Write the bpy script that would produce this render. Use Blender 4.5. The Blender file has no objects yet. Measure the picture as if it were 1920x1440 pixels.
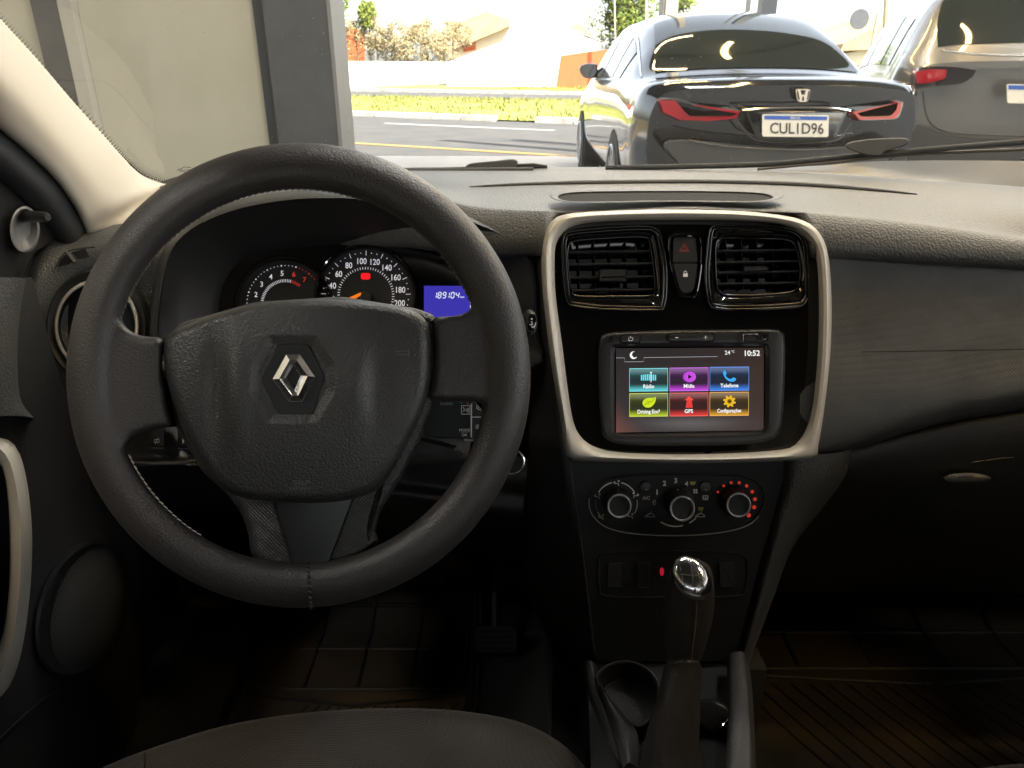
import bpy, bmesh, math, random
from mathutils import Vector, Matrix, noise as mnoise
from mathutils.geometry import delaunay_2d_cdt
R = math.radians
rnd = random.Random(7)
sc = bpy.context.scene
COL = sc.collection
# ------------------------------------------------------------------ camera
CAMZ = 1.07; PITCH = R(23.2); FPX = 1371.0
cam_d = bpy.data.cameras.new('camera'); cam = bpy.data.objects.new('camera', cam_d); COL.objects.link(cam)
cam.location = (0, 0, CAMZ); cam.rotation_euler = (R(90) - PITCH, 0, 0)
cam_d.sensor_width = 36; cam_d.lens = 36 * FPX / 1920; cam_d.clip_start = 0.02; cam_d.clip_end = 2000
cam_d.dof.use_dof = True; cam_d.dof.focus_distance = 0.72; cam_d.dof.aperture_fstop = 16
sc.camera = cam
# ------------------------------------------------------------------ sky, sun, exposure
SUN_EL, SUN_AZ = R(52), R(130)          # azimuth clockwise from +Y: behind and to the right
w = bpy.data.worlds.new('World'); sc.world = w; w.use_nodes = True
wn = w.node_tree.nodes; wl = w.node_tree.links
sky = wn.new('ShaderNodeTexSky'); sky.sky_type = 'NISHITA'; sky.sun_disc = False
sky.sun_elevation = SUN_EL; sky.sun_rotation = SUN_AZ; sky.air_density = 1.0; sky.dust_density = 3.0; sky.ozone_density = 0.6
bg = wn['Background']; bg.inputs['Strength'].default_value = 0.09
hs = wn.new('ShaderNodeHueSaturation'); hs.inputs['Saturation'].default_value = .42; wl.new(sky.outputs[0], hs.inputs['Color'])
wm = wn.new('ShaderNodeMixRGB'); wm.blend_type = 'MULTIPLY'; wm.inputs[0].default_value = 1; wm.inputs[2].default_value = (1.0, .985, .955, 1)
wl.new(hs.outputs[0], wm.inputs[1]); wl.new(wm.outputs[0], bg.inputs[0])
sd = bpy.data.lights.new('sun', 'SUN'); sd.energy = 3.6; sd.angle = R(0.5); sd.color = (1, .93, .82)
sun = bpy.data.objects.new('sun', sd); COL.objects.link(sun)
sun_dir = Vector((math.sin(SUN_AZ) * math.cos(SUN_EL), math.cos(SUN_AZ) * math.cos(SUN_EL), math.sin(SUN_EL)))
sun.rotation_euler = (-sun_dir).to_track_quat('-Z', 'Y').to_euler()
sc.view_settings.view_transform = 'Standard'; sc.view_settings.look = 'None'
sc.view_settings.gamma = 1; sc.view_settings.exposure = 3.12
sc.view_settings.use_curve_mapping = False
sc.cycles.use_denoising = True
sc.cycles.max_bounces = 10; sc.cycles.transparent_max_bounces = 16
sc.cycles.sample_clamp_indirect = 6
sc.cycles.caustics_reflective = False; sc.cycles.caustics_refractive = False

# ------------------------------------------------------------------ helpers
CP, SP = math.cos(PITCH), math.sin(PITCH)
def W(u, v, d):
    """point seen at 1920-px coordinates (u, v) lying d metres in front of the lens"""
    xc = (u - 960) / FPX; yc = (720 - v) / FPX
    return Vector((xc * d, d * (CP + SP * yc), CAMZ + d * (-SP + CP * yc)))
def WX(u, v, x):            # same, on the vertical plane at that x
    return W(u, v, x / ((u - 960) / FPX))
def WY(u, v, y):
    return W(u, v, y / (CP + SP * (720 - v) / FPX))
def WZ(u, v, z):
    return W(u, v, (z - CAMZ) / (-SP + CP * (720 - v) / FPX))
def fn(D): return D if callable(D) else (lambda u, v: D)

def thing(name, label, cat, loc=(0, 0, 0), group=None):
    o = bpy.data.objects.new(name, None); COL.objects.link(o); o.empty_display_size = .05
    o.location = loc; o['label'] = label; o['category'] = cat
    if group: o['group'] = group
    return o
def tag(o, label, cat, group=None, kind=None):
    o['label'] = label; o['category'] = cat
    if group: o['group'] = group
    if kind: o['kind'] = kind
    return o
def root_loc(o):
    while o.parent: o = o.parent
    return Vector(o.location)

class MB:
    def __init__(s): s.v = []; s.f = []; s.m = []; s.c = {}
    def add(s, vs, fs, mat=0, cols=None):
        b = len(s.v); s.v += [Vector(p) for p in vs]
        s.f += [tuple(i + b for i in f) for f in fs]; s.m += [mat] * len(fs)
        if cols:
            for i, c in enumerate(cols): s.c[b + i] = c
    def build(s, name, mats, parent=None, loc=None, sharp=38, smooth=True, label=None, kind=None, merge=False):
        if not isinstance(mats, (list, tuple)): mats = [mats]
        org = root_loc(parent) if parent else Vector(loc if loc else (0, 0, 0))
        me = bpy.data.meshes.new(name)
        me.from_pydata([tuple(p - org) for p in s.v], [], s.f)
        for m in mats: me.materials.append(m)
        for p, m in zip(me.polygons, s.m): p.material_index = m
        if s.c:
            a = me.color_attributes.new('Col', 'FLOAT_COLOR', 'POINT')
            for i in range(len(s.v)):
                c = s.c.get(i, (1, 1, 1)); a.data[i].color = (c[0], c[1], c[2], 1)
        bm = bmesh.new(); bm.from_mesh(me)
        if merge: bmesh.ops.remove_doubles(bm, verts=bm.verts, dist=1e-5)
        bmesh.ops.recalc_face_normals(bm, faces=bm.faces); bm.to_mesh(me); bm.free()
        if smooth:
            for p in me.polygons: p.use_smooth = True
            me.set_sharp_from_angle(angle=R(sharp))
        me.update()
        o = bpy.data.objects.new(name, me); COL.objects.link(o)
        if parent: o.parent = parent
        else: o.location = org
        if label: o['label'] = label
        if kind: o['kind'] = kind
        return o

def cr(pts, n=8, closed=True):
    """Catmull-Rom through points (any dimension)"""
    P = [tuple(p) for p in pts]; N = len(P); out = []
    k = len(P[0])
    rng = range(N) if closed else range(N - 1)
    for i in rng:
        if closed: a, b, c, d = P[i - 1], P[i], P[(i + 1) % N], P[(i + 2) % N]
        else: a, b, c, d = P[max(i - 1, 0)], P[i], P[i + 1], P[min(i + 2, N - 1)]
        for j in range(n):
            t = j / n
            out.append(tuple(.5 * ((2 * b[q]) + (-a[q] + c[q]) * t + (2 * a[q] - 5 * b[q] + 4 * c[q] - d[q]) * t * t + (-a[q] + 3 * b[q] - 3 * c[q] + d[q]) * t ** 3) for q in range(k)))
    if not closed: out.append(P[-1])
    return out
def rpoly(pts, r, seg=5):
    """polygon with rounded corners; r number or list"""
    n = len(pts); out = []
    for i in range(n):
        p0, p1, p2 = Vector(pts[i - 1]), Vector(pts[i]), Vector(pts[(i + 1) % n])
        rr = r[i] if isinstance(r, (list, tuple)) else r
        a = (p0 - p1); b = (p2 - p1)
        t = min(rr, a.length * .49, b.length * .49)
        A = p1 + a.normalized() * t; B = p1 + b.normalized() * t
        for j in range(seg + 1):
            s = j / seg
            out.append(tuple((1 - s) ** 2 * A + 2 * s * (1 - s) * p1 + s * s * B))
    return out
def rect(x0, y0, x1, y1, r=0, seg=4):
    p = [(x0, y0), (x1, y0), (x1, y1), (x0, y1)]
    return rpoly(p, r, seg) if r else p
def ell(cx, cy, rx, ry=None, n=32, a0=0.0):
    ry = ry or rx
    return [(cx + rx * math.cos(a0 + 2 * math.pi * i / n), cy + ry * math.sin(a0 + 2 * math.pi * i / n)) for i in range(n)]
def polar(o, c, n=96):
    """resample a star-shaped outline at n equal angles round c"""
    out = []; N = len(o)
    for i in range(n):
        a = 2 * math.pi * i / n; dx, dy = math.cos(a), math.sin(a); best = None
        for j in range(N):
            x1, y1 = o[j][0] - c[0], o[j][1] - c[1]; x2, y2 = o[(j + 1) % N][0] - c[0], o[(j + 1) % N][1] - c[1]
            ex, ey = x2 - x1, y2 - y1; den = dx * ey - dy * ex
            if abs(den) < 1e-12: continue
            t = (x1 * ey - y1 * ex) / den; s = (x1 * dy - y1 * dx) / den
            if t > 0 and -1e-6 <= s <= 1 + 1e-6 and (best is None or t > best): best = t
        best = best or 0
        out.append((c[0] + dx * best, c[1] + dy * best))
    return out
def area(o): return .5 * sum(o[i - 1][0] * o[i][1] - o[i][0] * o[i - 1][1] for i in range(len(o)))
def inset(o, k):
    if k == 0: return list(o)
    n = len(o); sg = 1 if area(o) > 0 else -1; out = []
    for i in range(n):
        a, p, b = o[i - 1], o[i], o[(i + 1) % n]
        t = Vector((b[0] - a[0], b[1] - a[1]))
        if t.length < 1e-9: out.append(p); continue
        t.normalize(); out.append((p[0] - t.y * k * sg, p[1] + t.x * k * sg))
    return out
def loft(mb, rings, D=0.0, mat=0, cap0=False, cap1=False, closed=True, T=W):
    """rings: list of (outline, depth offset); all outlines the same length"""
    D = fn(D); vs = []; fs = []; n = len(rings[0][0])
    for o, dd in rings: vs += [T(p[0], p[1], D(p[0], p[1]) + dd) for p in o]
    for k in range(len(rings) - 1):
        for i in range(n if closed else n - 1):
            j = (i + 1) % n
            fs.append((k * n + i, k * n + j, (k + 1) * n + j, (k + 1) * n + i))
    if cap0: fs.append(tuple(range(n)))
    if cap1: fs.append(tuple((len(rings) - 1) * n + i for i in range(n)))
    mb.add(vs, fs, mat)
def plate(mb, o, prof, D=0.0, mat=0, cap1=True, cap0=False, T=W):
    loft(mb, [(inset(o, k), dd) for k, dd in prof], D, mat, cap0, cap1, True, T)
def dome(mb, o, c, steps, D=0.0, mat=0, T=W):
    """outline shrinking towards c with depth offsets; steps = [(scale, dd)]"""
    loft(mb, [([(c[0] + (p[0] - c[0]) * s, c[1] + (p[1] - c[1]) * s) for p in o], dd) for s, dd in steps], D, mat, False, True, True, T)
def patch(mb, ctrl, nu=6, nv=6, mat=0, T=W, thick=0):
    """smooth sheet through a control grid of (u, v, d)"""
    rows = [cr(r, nu, False) for r in ctrl]
    m = len(rows[0]); cols = [cr([r[i] for r in rows], nv, False) for i in range(m)]
    n = len(cols[0])
    vs = [T(*cols[i][j]) for j in range(n) for i in range(m)]
    fs = [(j * m + i, j * m + i + 1, (j + 1) * m + i + 1, (j + 1) * m + i) for j in range(n - 1) for i in range(m - 1)]
    mb.add(vs, fs, mat)
    return cols
def tube(mb, pts, r, seg=10, closed=False, mat=0, cap=True):
    pts = [Vector(p) for p in pts]; n = len(pts); vs = []; fs = []
    prev = None
    for i, p in enumerate(pts):
        if closed: t = pts[(i + 1) % n] - pts[i - 1]
        else: t = pts[min(i + 1, n - 1)] - pts[max(i - 1, 0)]
        t.normalize()
        if prev is None:
            a = t.orthogonal().normalized()
        else:
            a = (prev - t * prev.dot(t)).normalized()
        prev = a; b = t.cross(a)
        rr = r[i] if isinstance(r, (list, tuple)) else r
        for k in range(seg):
            an = 2 * math.pi * k / seg; vs.append(p + (a * math.cos(an) + b * math.sin(an)) * rr)
    for i in range(n if closed else n - 1):
        for k in range(seg):
            j = (i + 1) % n; l = (k + 1) % seg
            fs.append((i * seg + k, i * seg + l, j * seg + l, j * seg + k))
    if cap and not closed: fs += [tuple(range(seg)), tuple((n - 1) * seg + k for k in range(seg))]
    mb.add(vs, fs, mat)
def box(mb, c, s, mat=0, rot=0, M=None):
    cx, cy, cz = c; x, y, z = s[0] / 2, s[1] / 2, s[2] / 2
    vs = [Vector((i * x, j * y, k * z)) for i in (-1, 1) for j in (-1, 1) for k in (-1, 1)]
    if rot:
        m = Matrix.Rotation(rot, 3, 'Z'); vs = [m @ p for p in vs]
    if M: vs = [M @ p for p in vs]
    vs = [p + Vector(c) for p in vs]
    mb.add(vs, [(0, 1, 3, 2), (4, 6, 7, 5), (0, 4, 5, 1), (2, 3, 7, 6), (0, 2, 6, 4), (1, 5, 7, 3)], mat)
def inside(p, o):
    c = False; n = len(o); x, y = p
    for i in range(n):
        a, b = o[i - 1], o[i]
        if (a[1] > y) != (b[1] > y) and x < (b[0] - a[0]) * (y - a[1]) / (b[1] - a[1]) + a[0]: c = not c
    return c
def holed(mb, outer, holes, D, mat=0, T=W):
    D = fn(D); vs = []; es = []
    for o in [outer] + holes:
        b = len(vs); vs += [Vector((p[0], p[1])) for p in o]
        es += [(b + i, b + (i + 1) % len(o)) for i in range(len(o))]
    ov, oe, of, _, _, _ = delaunay_2d_cdt(vs, es, [], 0, 1e-4)
    fs = []
    for f in of:
        c = sum((ov[i] for i in f), Vector((0, 0))) / len(f)
        if inside(c, outer) and not any(inside(c, h) for h in holes): fs.append(tuple(f))
    mb.add([T(p.x, p.y, D(p.x, p.y)) for p in ov], fs, mat)
def text(mb, s, u, v, h, D, mat=0, ang=0, sx=1.0, bold=0.0, align='CENTER', cols=None, T=W, shear=0.0):
    """flat lettering with cap height h (px) centred at u, v"""
    D = fn(D)
    c = bpy.data.curves.new('t', 'FONT'); c.body = s; c.size = 1; c.align_x = align; c.offset = bold; c.resolution_u = 3; c.shear = shear
    o = bpy.data.objects.new('t', c); COL.objects.link(o); bpy.context.view_layer.update()
    me = bpy.data.meshes.new_from_object(o.evaluated_get(bpy.context.evaluated_depsgraph_get()))
    k = h / .70; ca, sa = math.cos(R(ang)), math.sin(R(ang)); vs = []
    for q in me.vertices:
        x = q.co.x * k * sx; y = (q.co.y - .35) * k
        uu = u + x * ca - y * sa * 1; vv = v - (x * sa + y * ca)
        vs.append(T(uu, vv, D(uu, vv)))
    mb.add(vs, [tuple(p.vertices) for p in me.polygons], mat, cols=[cols] * len(vs) if cols else None)
    bpy.data.objects.remove(o); bpy.data.curves.remove(c); bpy.data.meshes.remove(me)
def flat(mb, o, D, mat=0, cols=None, T=W):
    D = fn(D); mb.add([T(p[0], p[1], D(p[0], p[1])) for p in o], [tuple(range(len(o)))], mat, cols)
def line(mb, pts, wpx, D, mat=0, closed=False, cols=None, T=W):
    """flat ribbon of width wpx along 2D points"""
    D = fn(D); n = len(pts); L = []; Rr = []
    for i in range(n):
        if closed: a, b = pts[i - 1], pts[(i + 1) % n]
        else: a, b = pts[max(i - 1, 0)], pts[min(i + 1, n - 1)]
        t = Vector((b[0] - a[0], b[1] - a[1])); t.normalize(); nx, ny = -t.y * wpx / 2, t.x * wpx / 2
        L.append((pts[i][0] + nx, pts[i][1] + ny)); Rr.append((pts[i][0] - nx, pts[i][1] - ny))
    vs = [T(p[0], p[1], D(p[0], p[1])) for p in L + Rr]
    fs = [(i, (i + 1) % n, n + (i + 1) % n, n + i) for i in range(n if closed else n - 1)]
    mb.add(vs, fs, mat, cols=[cols] * len(vs) if cols else None)

# ------------------------------------------------------------------ materials
def mat(name, col, rough=.5, metal=0, grain=None, gs=.3, gd=.0004, spec=.5, var=None, vs=6, emit=None, es=1, coat=0, gtype='leather', dust=0, noise_rough=0, sheen=0):
    m = bpy.data.materials.new(name); m.use_nodes = True; nt = m.node_tree; N = nt.nodes; L = nt.links
    b = N['Principled BSDF']; b.inputs['Base Color'].default_value = (*col, 1)
    b.inputs['Roughness'].default_value = rough; b.inputs['Metallic'].default_value = metal
    b.inputs['Specular IOR Level'].default_value = spec; b.inputs['Coat Weight'].default_value = coat
    b.inputs['Coat Roughness'].default_value = .05
    if sheen: b.inputs['Sheen Weight'].default_value = sheen
    tc = N.new('ShaderNodeTexCoord')
    if emit:
        b.inputs['Emission Color'].default_value = (*emit, 1); b.inputs['Emission Strength'].default_value = es
    if var or dust:
        n = N.new('ShaderNodeTexNoise'); n.inputs['Scale'].default_value = vs; n.inputs['Detail'].default_value = 6; n.inputs['Roughness'].default_value = .6
        L.new(tc.outputs['Object'], n.inputs['Vector'])
        r = N.new('ShaderNodeValToRGB'); r.color_ramp.elements[0].position = .35; r.color_ramp.elements[1].position = .68
        r.color_ramp.elements[0].color = (*col, 1); r.color_ramp.elements[1].color = (*(var or col), 1)
        L.new(n.outputs['Fac'], r.inputs['Fac']); src = r.outputs['Color']
        if dust:
            v = N.new('ShaderNodeTexVoronoi'); v.inputs['Scale'].default_value = 420; v.inputs['Randomness'].default_value = 1
            L.new(tc.outputs['Object'], v.inputs['Vector'])
            cmp_ = N.new('ShaderNodeMath'); cmp_.operation = 'LESS_THAN'; cmp_.inputs[1].default_value = .13
            L.new(v.outputs['Distance'], cmp_.inputs[0])
            n2 = N.new('ShaderNodeTexWhiteNoise'); L.new(v.outputs['Position'], n2.inputs['Vector'])
            c2 = N.new('ShaderNodeMath'); c2.operation = 'LESS_THAN'; c2.inputs[1].default_value = dust
            L.new(n2.outputs['Value'], c2.inputs[0])
            mu = N.new('ShaderNodeMath'); mu.operation = 'MULTIPLY'; L.new(cmp_.outputs[0], mu.inputs[0]); L.new(c2.outputs[0], mu.inputs[1])
            mx = N.new('ShaderNodeMixRGB'); mx.inputs[2].default_value = (.45, .43, .4, 1); L.new(mu.outputs[0], mx.inputs[0]); L.new(src, mx.inputs[1]); src = mx.outputs[0]
        L.new(src, b.inputs['Base Color'])
    if noise_rough:
        n = N.new('ShaderNodeTexNoise'); n.inputs['Scale'].default_value = 14; n.inputs['Detail'].default_value = 5
        L.new(tc.outputs['Object'], n.inputs['Vector'])
        mr = N.new('ShaderNodeMapRange'); mr.inputs['To Min'].default_value = rough - noise_rough; mr.inputs['To Max'].default_value = rough + noise_rough
        L.new(n.outputs['Fac'], mr.inputs['Value']); L.new(mr.outputs[0], b.inputs['Roughness'])
    if grain:
        bp = N.new('ShaderNodeBump'); bp.inputs['Strength'].default_value = gs; bp.inputs['Distance'].default_value = gd
        if gtype == 'leather':
            v = N.new('ShaderNodeTexVoronoi'); v.feature = 'F1'; v.inputs['Scale'].default_value = grain
            n = N.new('ShaderNodeTexNoise'); n.inputs['Scale'].default_value = grain * .5; n.inputs['Detail'].default_value = 2
            L.new(tc.outputs['Object'], n.inputs['Vector'])
            vm = N.new('ShaderNodeVectorMath'); vm.operation = 'MULTIPLY_ADD'; vm.inputs[1].default_value = (1.4 / grain,) * 3
            L.new(n.outputs['Color'], vm.inputs[0]); L.new(tc.outputs['Object'], vm.inputs[2])
            L.new(vm.outputs[0], v.inputs['Vector']); L.new(v.outputs['Distance'], bp.inputs['Height']); bp.invert = True
        elif gtype == 'weave':
            v = N.new('ShaderNodeTexVoronoi'); v.inputs['Scale'].default_value = grain; v.inputs['Randomness'].default_value = .0
            mp = N.new('ShaderNodeMapping'); mp.inputs['Rotation'].default_value = (R(20), R(45), R(10))
            L.new(tc.outputs['Object'], mp.inputs['Vector']); L.new(mp.outputs[0], v.inputs['Vector']); L.new(v.outputs['Distance'], bp.inputs['Height']); bp.invert = True
        else:
            n = N.new('ShaderNodeTexNoise'); n.inputs['Scale'].default_value = grain; n.inputs['Detail'].default_value = 4
            L.new(tc.outputs['Object'], n.inputs['Vector']); L.new(n.outputs['Fac'], bp.inputs['Height'])
        L.new(bp.outputs[0], b.inputs['Normal'])
    return m
def emat(name, col=None, st=1.0):
    m = bpy.data.materials.new(name); m.use_nodes = True; nt = m.node_tree; N = nt.nodes; L = nt.links
    b = N['Principled BSDF']; b.inputs['Base Color'].default_value = (.01, .01, .01, 1); b.inputs['Roughness'].default_value = .12
    b.inputs['Emission Strength'].default_value = st
    if col: b.inputs['Emission Color'].default_value = (*col, 1)
    else:
        a = N.new('ShaderNodeAttribute'); a.attribute_name = 'Col'; L.new(a.outputs['Color'], b.inputs['Emission Color'])
    return m
M = {}
M['rim'] = mat('rim_leather', (.032, .0285, .027), .46, grain=560, gs=.5, gd=.0006, noise_rough=.06)
M['airbag'] = mat('airbag_vinyl', (.024, .0235, .0225), .42, grain=540, gs=.6, gd=.0007, noise_rough=.05, dust=.0)
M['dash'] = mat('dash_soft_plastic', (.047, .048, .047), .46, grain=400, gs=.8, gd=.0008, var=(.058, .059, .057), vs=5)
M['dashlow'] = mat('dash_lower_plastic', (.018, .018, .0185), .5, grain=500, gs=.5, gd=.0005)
M['weave'] = mat('passenger_panel_plastic', (.034, .034, .033), .42, grain=420, gs=.7, gd=.0008, gtype='weave', var=(.070, .070, .067), vs=11)
M['weave2'] = mat('spoke_textured_plastic', (.03, .029, .028), .35, grain=480, gs=1, gd=.001, gtype='weave')
M['smooth'] = mat('smooth_black_plastic', (.014, .0145, .0155), .38, spec=.4, grain=900, gs=.08, gd=.0003, gtype='noise', noise_rough=.05)
M['matte'] = mat('matte_black_plastic', (.009, .010, .011), .55, spec=.3, grain=900, gs=.15, gd=.0003, gtype='noise')
M['gloss'] = mat('piano_black', (.0035, .0035, .004), .06, coat=.6, dust=.012)
M['silver'] = mat('satin_silver_paint', (.44, .41, .355), .42, metal=.15, grain=2500, gs=.05, gd=.0002, gtype='noise')
M['chrome'] = mat('chrome', (.85, .85, .86), .16, metal=1)
M['chromed'] = mat('dark_chrome', (.42, .42, .43), .10, metal=1)
M['beige'] = mat('beige_pillar_trim', (.43, .395, .34), .6, grain=900, gs=.1, gd=.0003, gtype='noise')
M['carpet'] = mat('black_carpet', (.010, .010, .010), .95, grain=900, gs=.8, gd=.002, gtype='noise')
M['mat'] = mat('rubber_mat', (.009, .009, .009), .6, spec=.3, grain=300, gs=.4, gd=.0008, gtype='noise', var=(.042, .029, .018), vs=5)  # brown tone mixes real dirt with warm lit patches painted into the rubber
M['seat'] = mat('seat_fabric', (.020, .0175, .016), .85, grain=420, gs=1, gd=.0014, gtype='weave', var=(.032, .027, .023), vs=14, sheen=.1)
M['thread'] = mat('pale_thread', (.30, .28, .25), .7)
M['dthread'] = mat('dark_thread', (.09, .09, .09), .7)
M['white'] = mat('white_print', (.75, .75, .72), .5)
M['dimwhite'] = mat('dim_white_print', (.32, .32, .31), .5)
M['greyp'] = mat('grey_print', (.07, .07, .07), .5)
M['yellowp'] = mat('yellow_print', (.42, .36, .02), .5)
M['redp'] = mat('red_print', (.65, .04, .02), .5, emit=(1, .07, .03), es=.035)
M['redline'] = mat('dim_red_print', (.35, .04, .03), .5)
M['boot'] = mat('boot_leather', (.026, .022, .019), .5, grain=480, gs=.6, gd=.0006)
M['console'] = mat('console_plastic', (.038, .036, .035), .6, grain=600, gs=.6, gd=.0006)
M['gaugewhite'] = mat('gauge_white_print', (.7, .7, .75), .5, emit=(.75, .75, .9), es=.05)
M['gaugered'] = mat('gauge_red_print', (.6, .03, .03), .5, emit=(1, .05, .05), es=.03)
M['screen'] = emat('screen_pixels', None, .115)
M['lcd'] = emat('lcd_blue', (.045, .035, .42), .11)
M['lcdtxt'] = emat('lcd_digits', (.85, .9, 1), .11)
M['warn'] = emat('warning_red', (1, .01, .015), .14)
M['needle'] = emat('needle_orange', (1, .22, .01), .10)

def glassmat(name, tint=(1, 1, 1), refl=.06, dust=0.0, rough=.0):
    m = bpy.data.materials.new(name); m.use_nodes = True; nt = m.node_tree; N = nt.nodes; L = nt.links
    N.remove(N['Principled BSDF']); out = N['Material Output']
    t = N.new('ShaderNodeBsdfTransparent'); t.inputs[0].default_value = (*tint, 1)
    g = N.new('ShaderNodeBsdfGlossy'); g.inputs['Roughness'].default_value = rough; g.inputs['Color'].default_value = (1, 1, 1, 1)
    fr = N.new('ShaderNodeFresnel'); fr.inputs['IOR'].default_value = 1.45
    ml = N.new('ShaderNodeMath'); ml.operation = 'MULTIPLY'; ml.inputs[1].default_value = refl; L.new(fr.outputs[0], ml.inputs[0])
    mx = N.new('ShaderNodeMixShader'); L.new(ml.outputs[0], mx.inputs[0]); L.new(t.outputs[0], mx.inputs[1]); L.new(g.outputs[0], mx.inputs[2])
    last = mx
    if dust:
        tc = N.new('ShaderNodeTexCoord')
        v = N.new('ShaderNodeTexVoronoi'); v.inputs['Scale'].default_value = 260; L.new(tc.outputs['Object'], v.inputs['Vector'])
        wn_ = N.new('ShaderNodeTexWhiteNoise'); L.new(v.outputs['Position'], wn_.inputs['Vector'])
        # speck radius differs from speck to speck
        th = N.new('ShaderNodeMapRange'); th.inputs['From Min'].default_value = 1 - dust; th.inputs['To Min'].default_value = 0; th.inputs['To Max'].default_value = .22
        L.new(wn_.outputs['Value'], th.inputs['Value'])
        lt = N.new('ShaderNodeMath'); lt.operation = 'LESS_THAN'; L.new(v.outputs['Distance'], lt.inputs[0]); L.new(th.outputs[0], lt.inputs[1])
        cl = N.new('ShaderNodeTexNoise'); cl.inputs['Scale'].default_value = 9; L.new(tc.outputs['Object'], cl.inputs['Vector'])
        c3 = N.new('ShaderNodeMapRange'); c3.inputs['From Min'].default_value = .42; c3.inputs['From Max'].default_value = .62; L.new(cl.outputs['Fac'], c3.inputs['Value'])
        mu = N.new('ShaderNodeMath'); mu.operation = 'MULTIPLY'; L.new(lt.outputs[0], mu.inputs[0]); L.new(c3.outputs[0], mu.inputs[1])
        ad = N.new('ShaderNodeMath'); ad.operation = 'MULTIPLY_ADD'; ad.inputs[1].default_value = .35; ad.inputs[2].default_value = .006; L.new(mu.outputs[0], ad.inputs[0])
        df = N.new('ShaderNodeBsdfDiffuse'); df.inputs[0].default_value = (.8, .8, .78, 1)
        m2 = N.new('ShaderNodeMixShader'); L.new(ad.outputs[0], m2.inputs[0]); L.new(mx.outputs[0], m2.inputs[1]); L.new(df.outputs[0], m2.inputs[2]); last = m2
    L.new(last.outputs[0], out.inputs[0])
    return m
M['wind'] = glassmat('windscreen_glass', (.95, .97, .96), .07, dust=.2)
# ================================================================== STRUCTURE AND OUTDOORS
M['paving'] = mat('light_paving', (.42, .40, .37), .8, spec=.12, var=(.36, .34, .31), vs=1.2, grain=30, gs=.3, gd=.004, gtype='noise')
M['floort'] = mat('showroom_floor_tile', (.11, .115, .12), .35, var=(.095, .10, .105), vs=2)
M['asphalt'] = mat('asphalt', (.045, .045, .046), .85, spec=.12, var=(.060, .058, .056), vs=1.5, grain=60, gs=.5, gd=.01, gtype='noise')
M['roadwhite'] = mat('road_white_paint', (.28, .28, .27), .7, spec=.12, var=(.25, .25, .24), vs=3)
M['roadyellow'] = mat('road_yellow_paint', (.26, .15, .04), .7, spec=.12, var=(.26, .15, .05), vs=3)
M['grass'] = mat('grass_green', (.12, .145, .03), .9, spec=.12, var=(.20, .18, .06), vs=.8, grain=9, gs=1, gd=.06, gtype='noise')
M['dirt'] = mat('dry_ground', (.20, .15, .09), .9, spec=.12, var=(.12, .10, .05), vs=.6)
M['kerb'] = mat('whitewashed_kerb', (.55, .53, .48), .8, spec=.12, var=(.35, .32, .28), vs=2)
M['panelb'] = mat('greenish_beige_wall_panel', (.36, .355, .295), .5, var=(.41, .40, .345), vs=1.6, noise_rough=.1)
M['steel'] = mat('dark_grey_steel', (.044, .048, .056), .42, var=(.060, .064, .072), vs=6, dust=.05)
M['steelblue'] = mat('dark_blue_steel', (.018, .024, .032), .4, dust=.02)
M['steellight'] = mat('light_grey_trim', (.36, .35, .32), .5)
M['ceil'] = mat('showroom_ceiling', (.10, .10, .10), .8, spec=.12)
M['ledw'] = emat('led_strip_white', (1, .97, .92), 15); M['ledy'] = emat('led_strip_amber', (1, .68, .28), 13)
M['brick'] = mat('orange_red_brick', (.42, .10, .04), .8, spec=.12, var=(.34, .085, .04), vs=4)
M['whitewall'] = mat('white_render', (.78, .77, .74), .8, spec=.12, var=(.7, .69, .66), vs=1)
M['cream'] = mat('cream_render', (.60, .54, .40), .8, spec=.12, var=(.52, .47, .36), vs=.8)
M['tile'] = mat('tan_roof_tiles', (.34, .24, .15), .85, spec=.12, var=(.25, .18, .11), vs=1.5, grain=5, gs=.5, gd=.05, gtype='noise')
M['tileo'] = mat('orange_roof_tiles', (.42, .2, .1), .85, spec=.12, var=(.3, .16, .1), vs=1.5)
M['win'] = mat('dark_window', (.03, .03, .035), .15)
M['darkwall'] = mat('dark_grey_wall', (.10, .105, .11), .7, spec=.12, var=(.13, .13, .135), vs=1)
M['bark'] = mat('bark', (.10, .075, .05), .9, spec=.12)
M['leaf'] = mat('green_leaves', (.07, .10, .022), .6, spec=.12); M['leaf2'] = mat('yellow_green_leaves', (.13, .15, .03), .6, spec=.12)
M['dry'] = mat('dry_twigs_and_leaves', (.22, .17, .10), .8, spec=.12); M['dry2'] = mat('olive_dry_leaves', (.14, .13, .06), .8, spec=.12)
M['pole'] = mat('weathered_pole', (.36, .32, .25), .8, spec=.12)

E30, N30 = Vector((.866, -.5, 0)), Vector((.5, .866, 0))
def road_strip(name, s0, s1, z, m, a0=-160, a1=160, kind='structure', clipy=None):
    mb = MB(); n = 60; vs = []
    for i in range(n + 1):
        a = a0 + (a1 - a0) * i / n
        vs += [N30 * s0 + E30 * a + Vector((0, 0, z)), N30 * s1 + E30 * a + Vector((0, 0, z))]
    mb.add(vs, [(2 * i, 2 * i + 2, 2 * i + 3, 2 * i + 1) for i in range(n)])
    o = mb.build(name, m, smooth=False); o['kind'] = kind; return o
def sheet(name, x0, y0, x1, y1, z, m, kind='structure'):
    mb = MB(); mb.add([(x0, y0, z), (x1, y0, z), (x1, y1, z), (x0, y1, z)], [(0, 1, 2, 3)]); o = mb.build(name, m, smooth=False); o['kind'] = kind; return o
sheet('ground', -600, -300, 600, 1200, -.012, M['dirt'])
road_strip('road', 7.6, 15.4, -.004, M['asphalt'])
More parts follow.
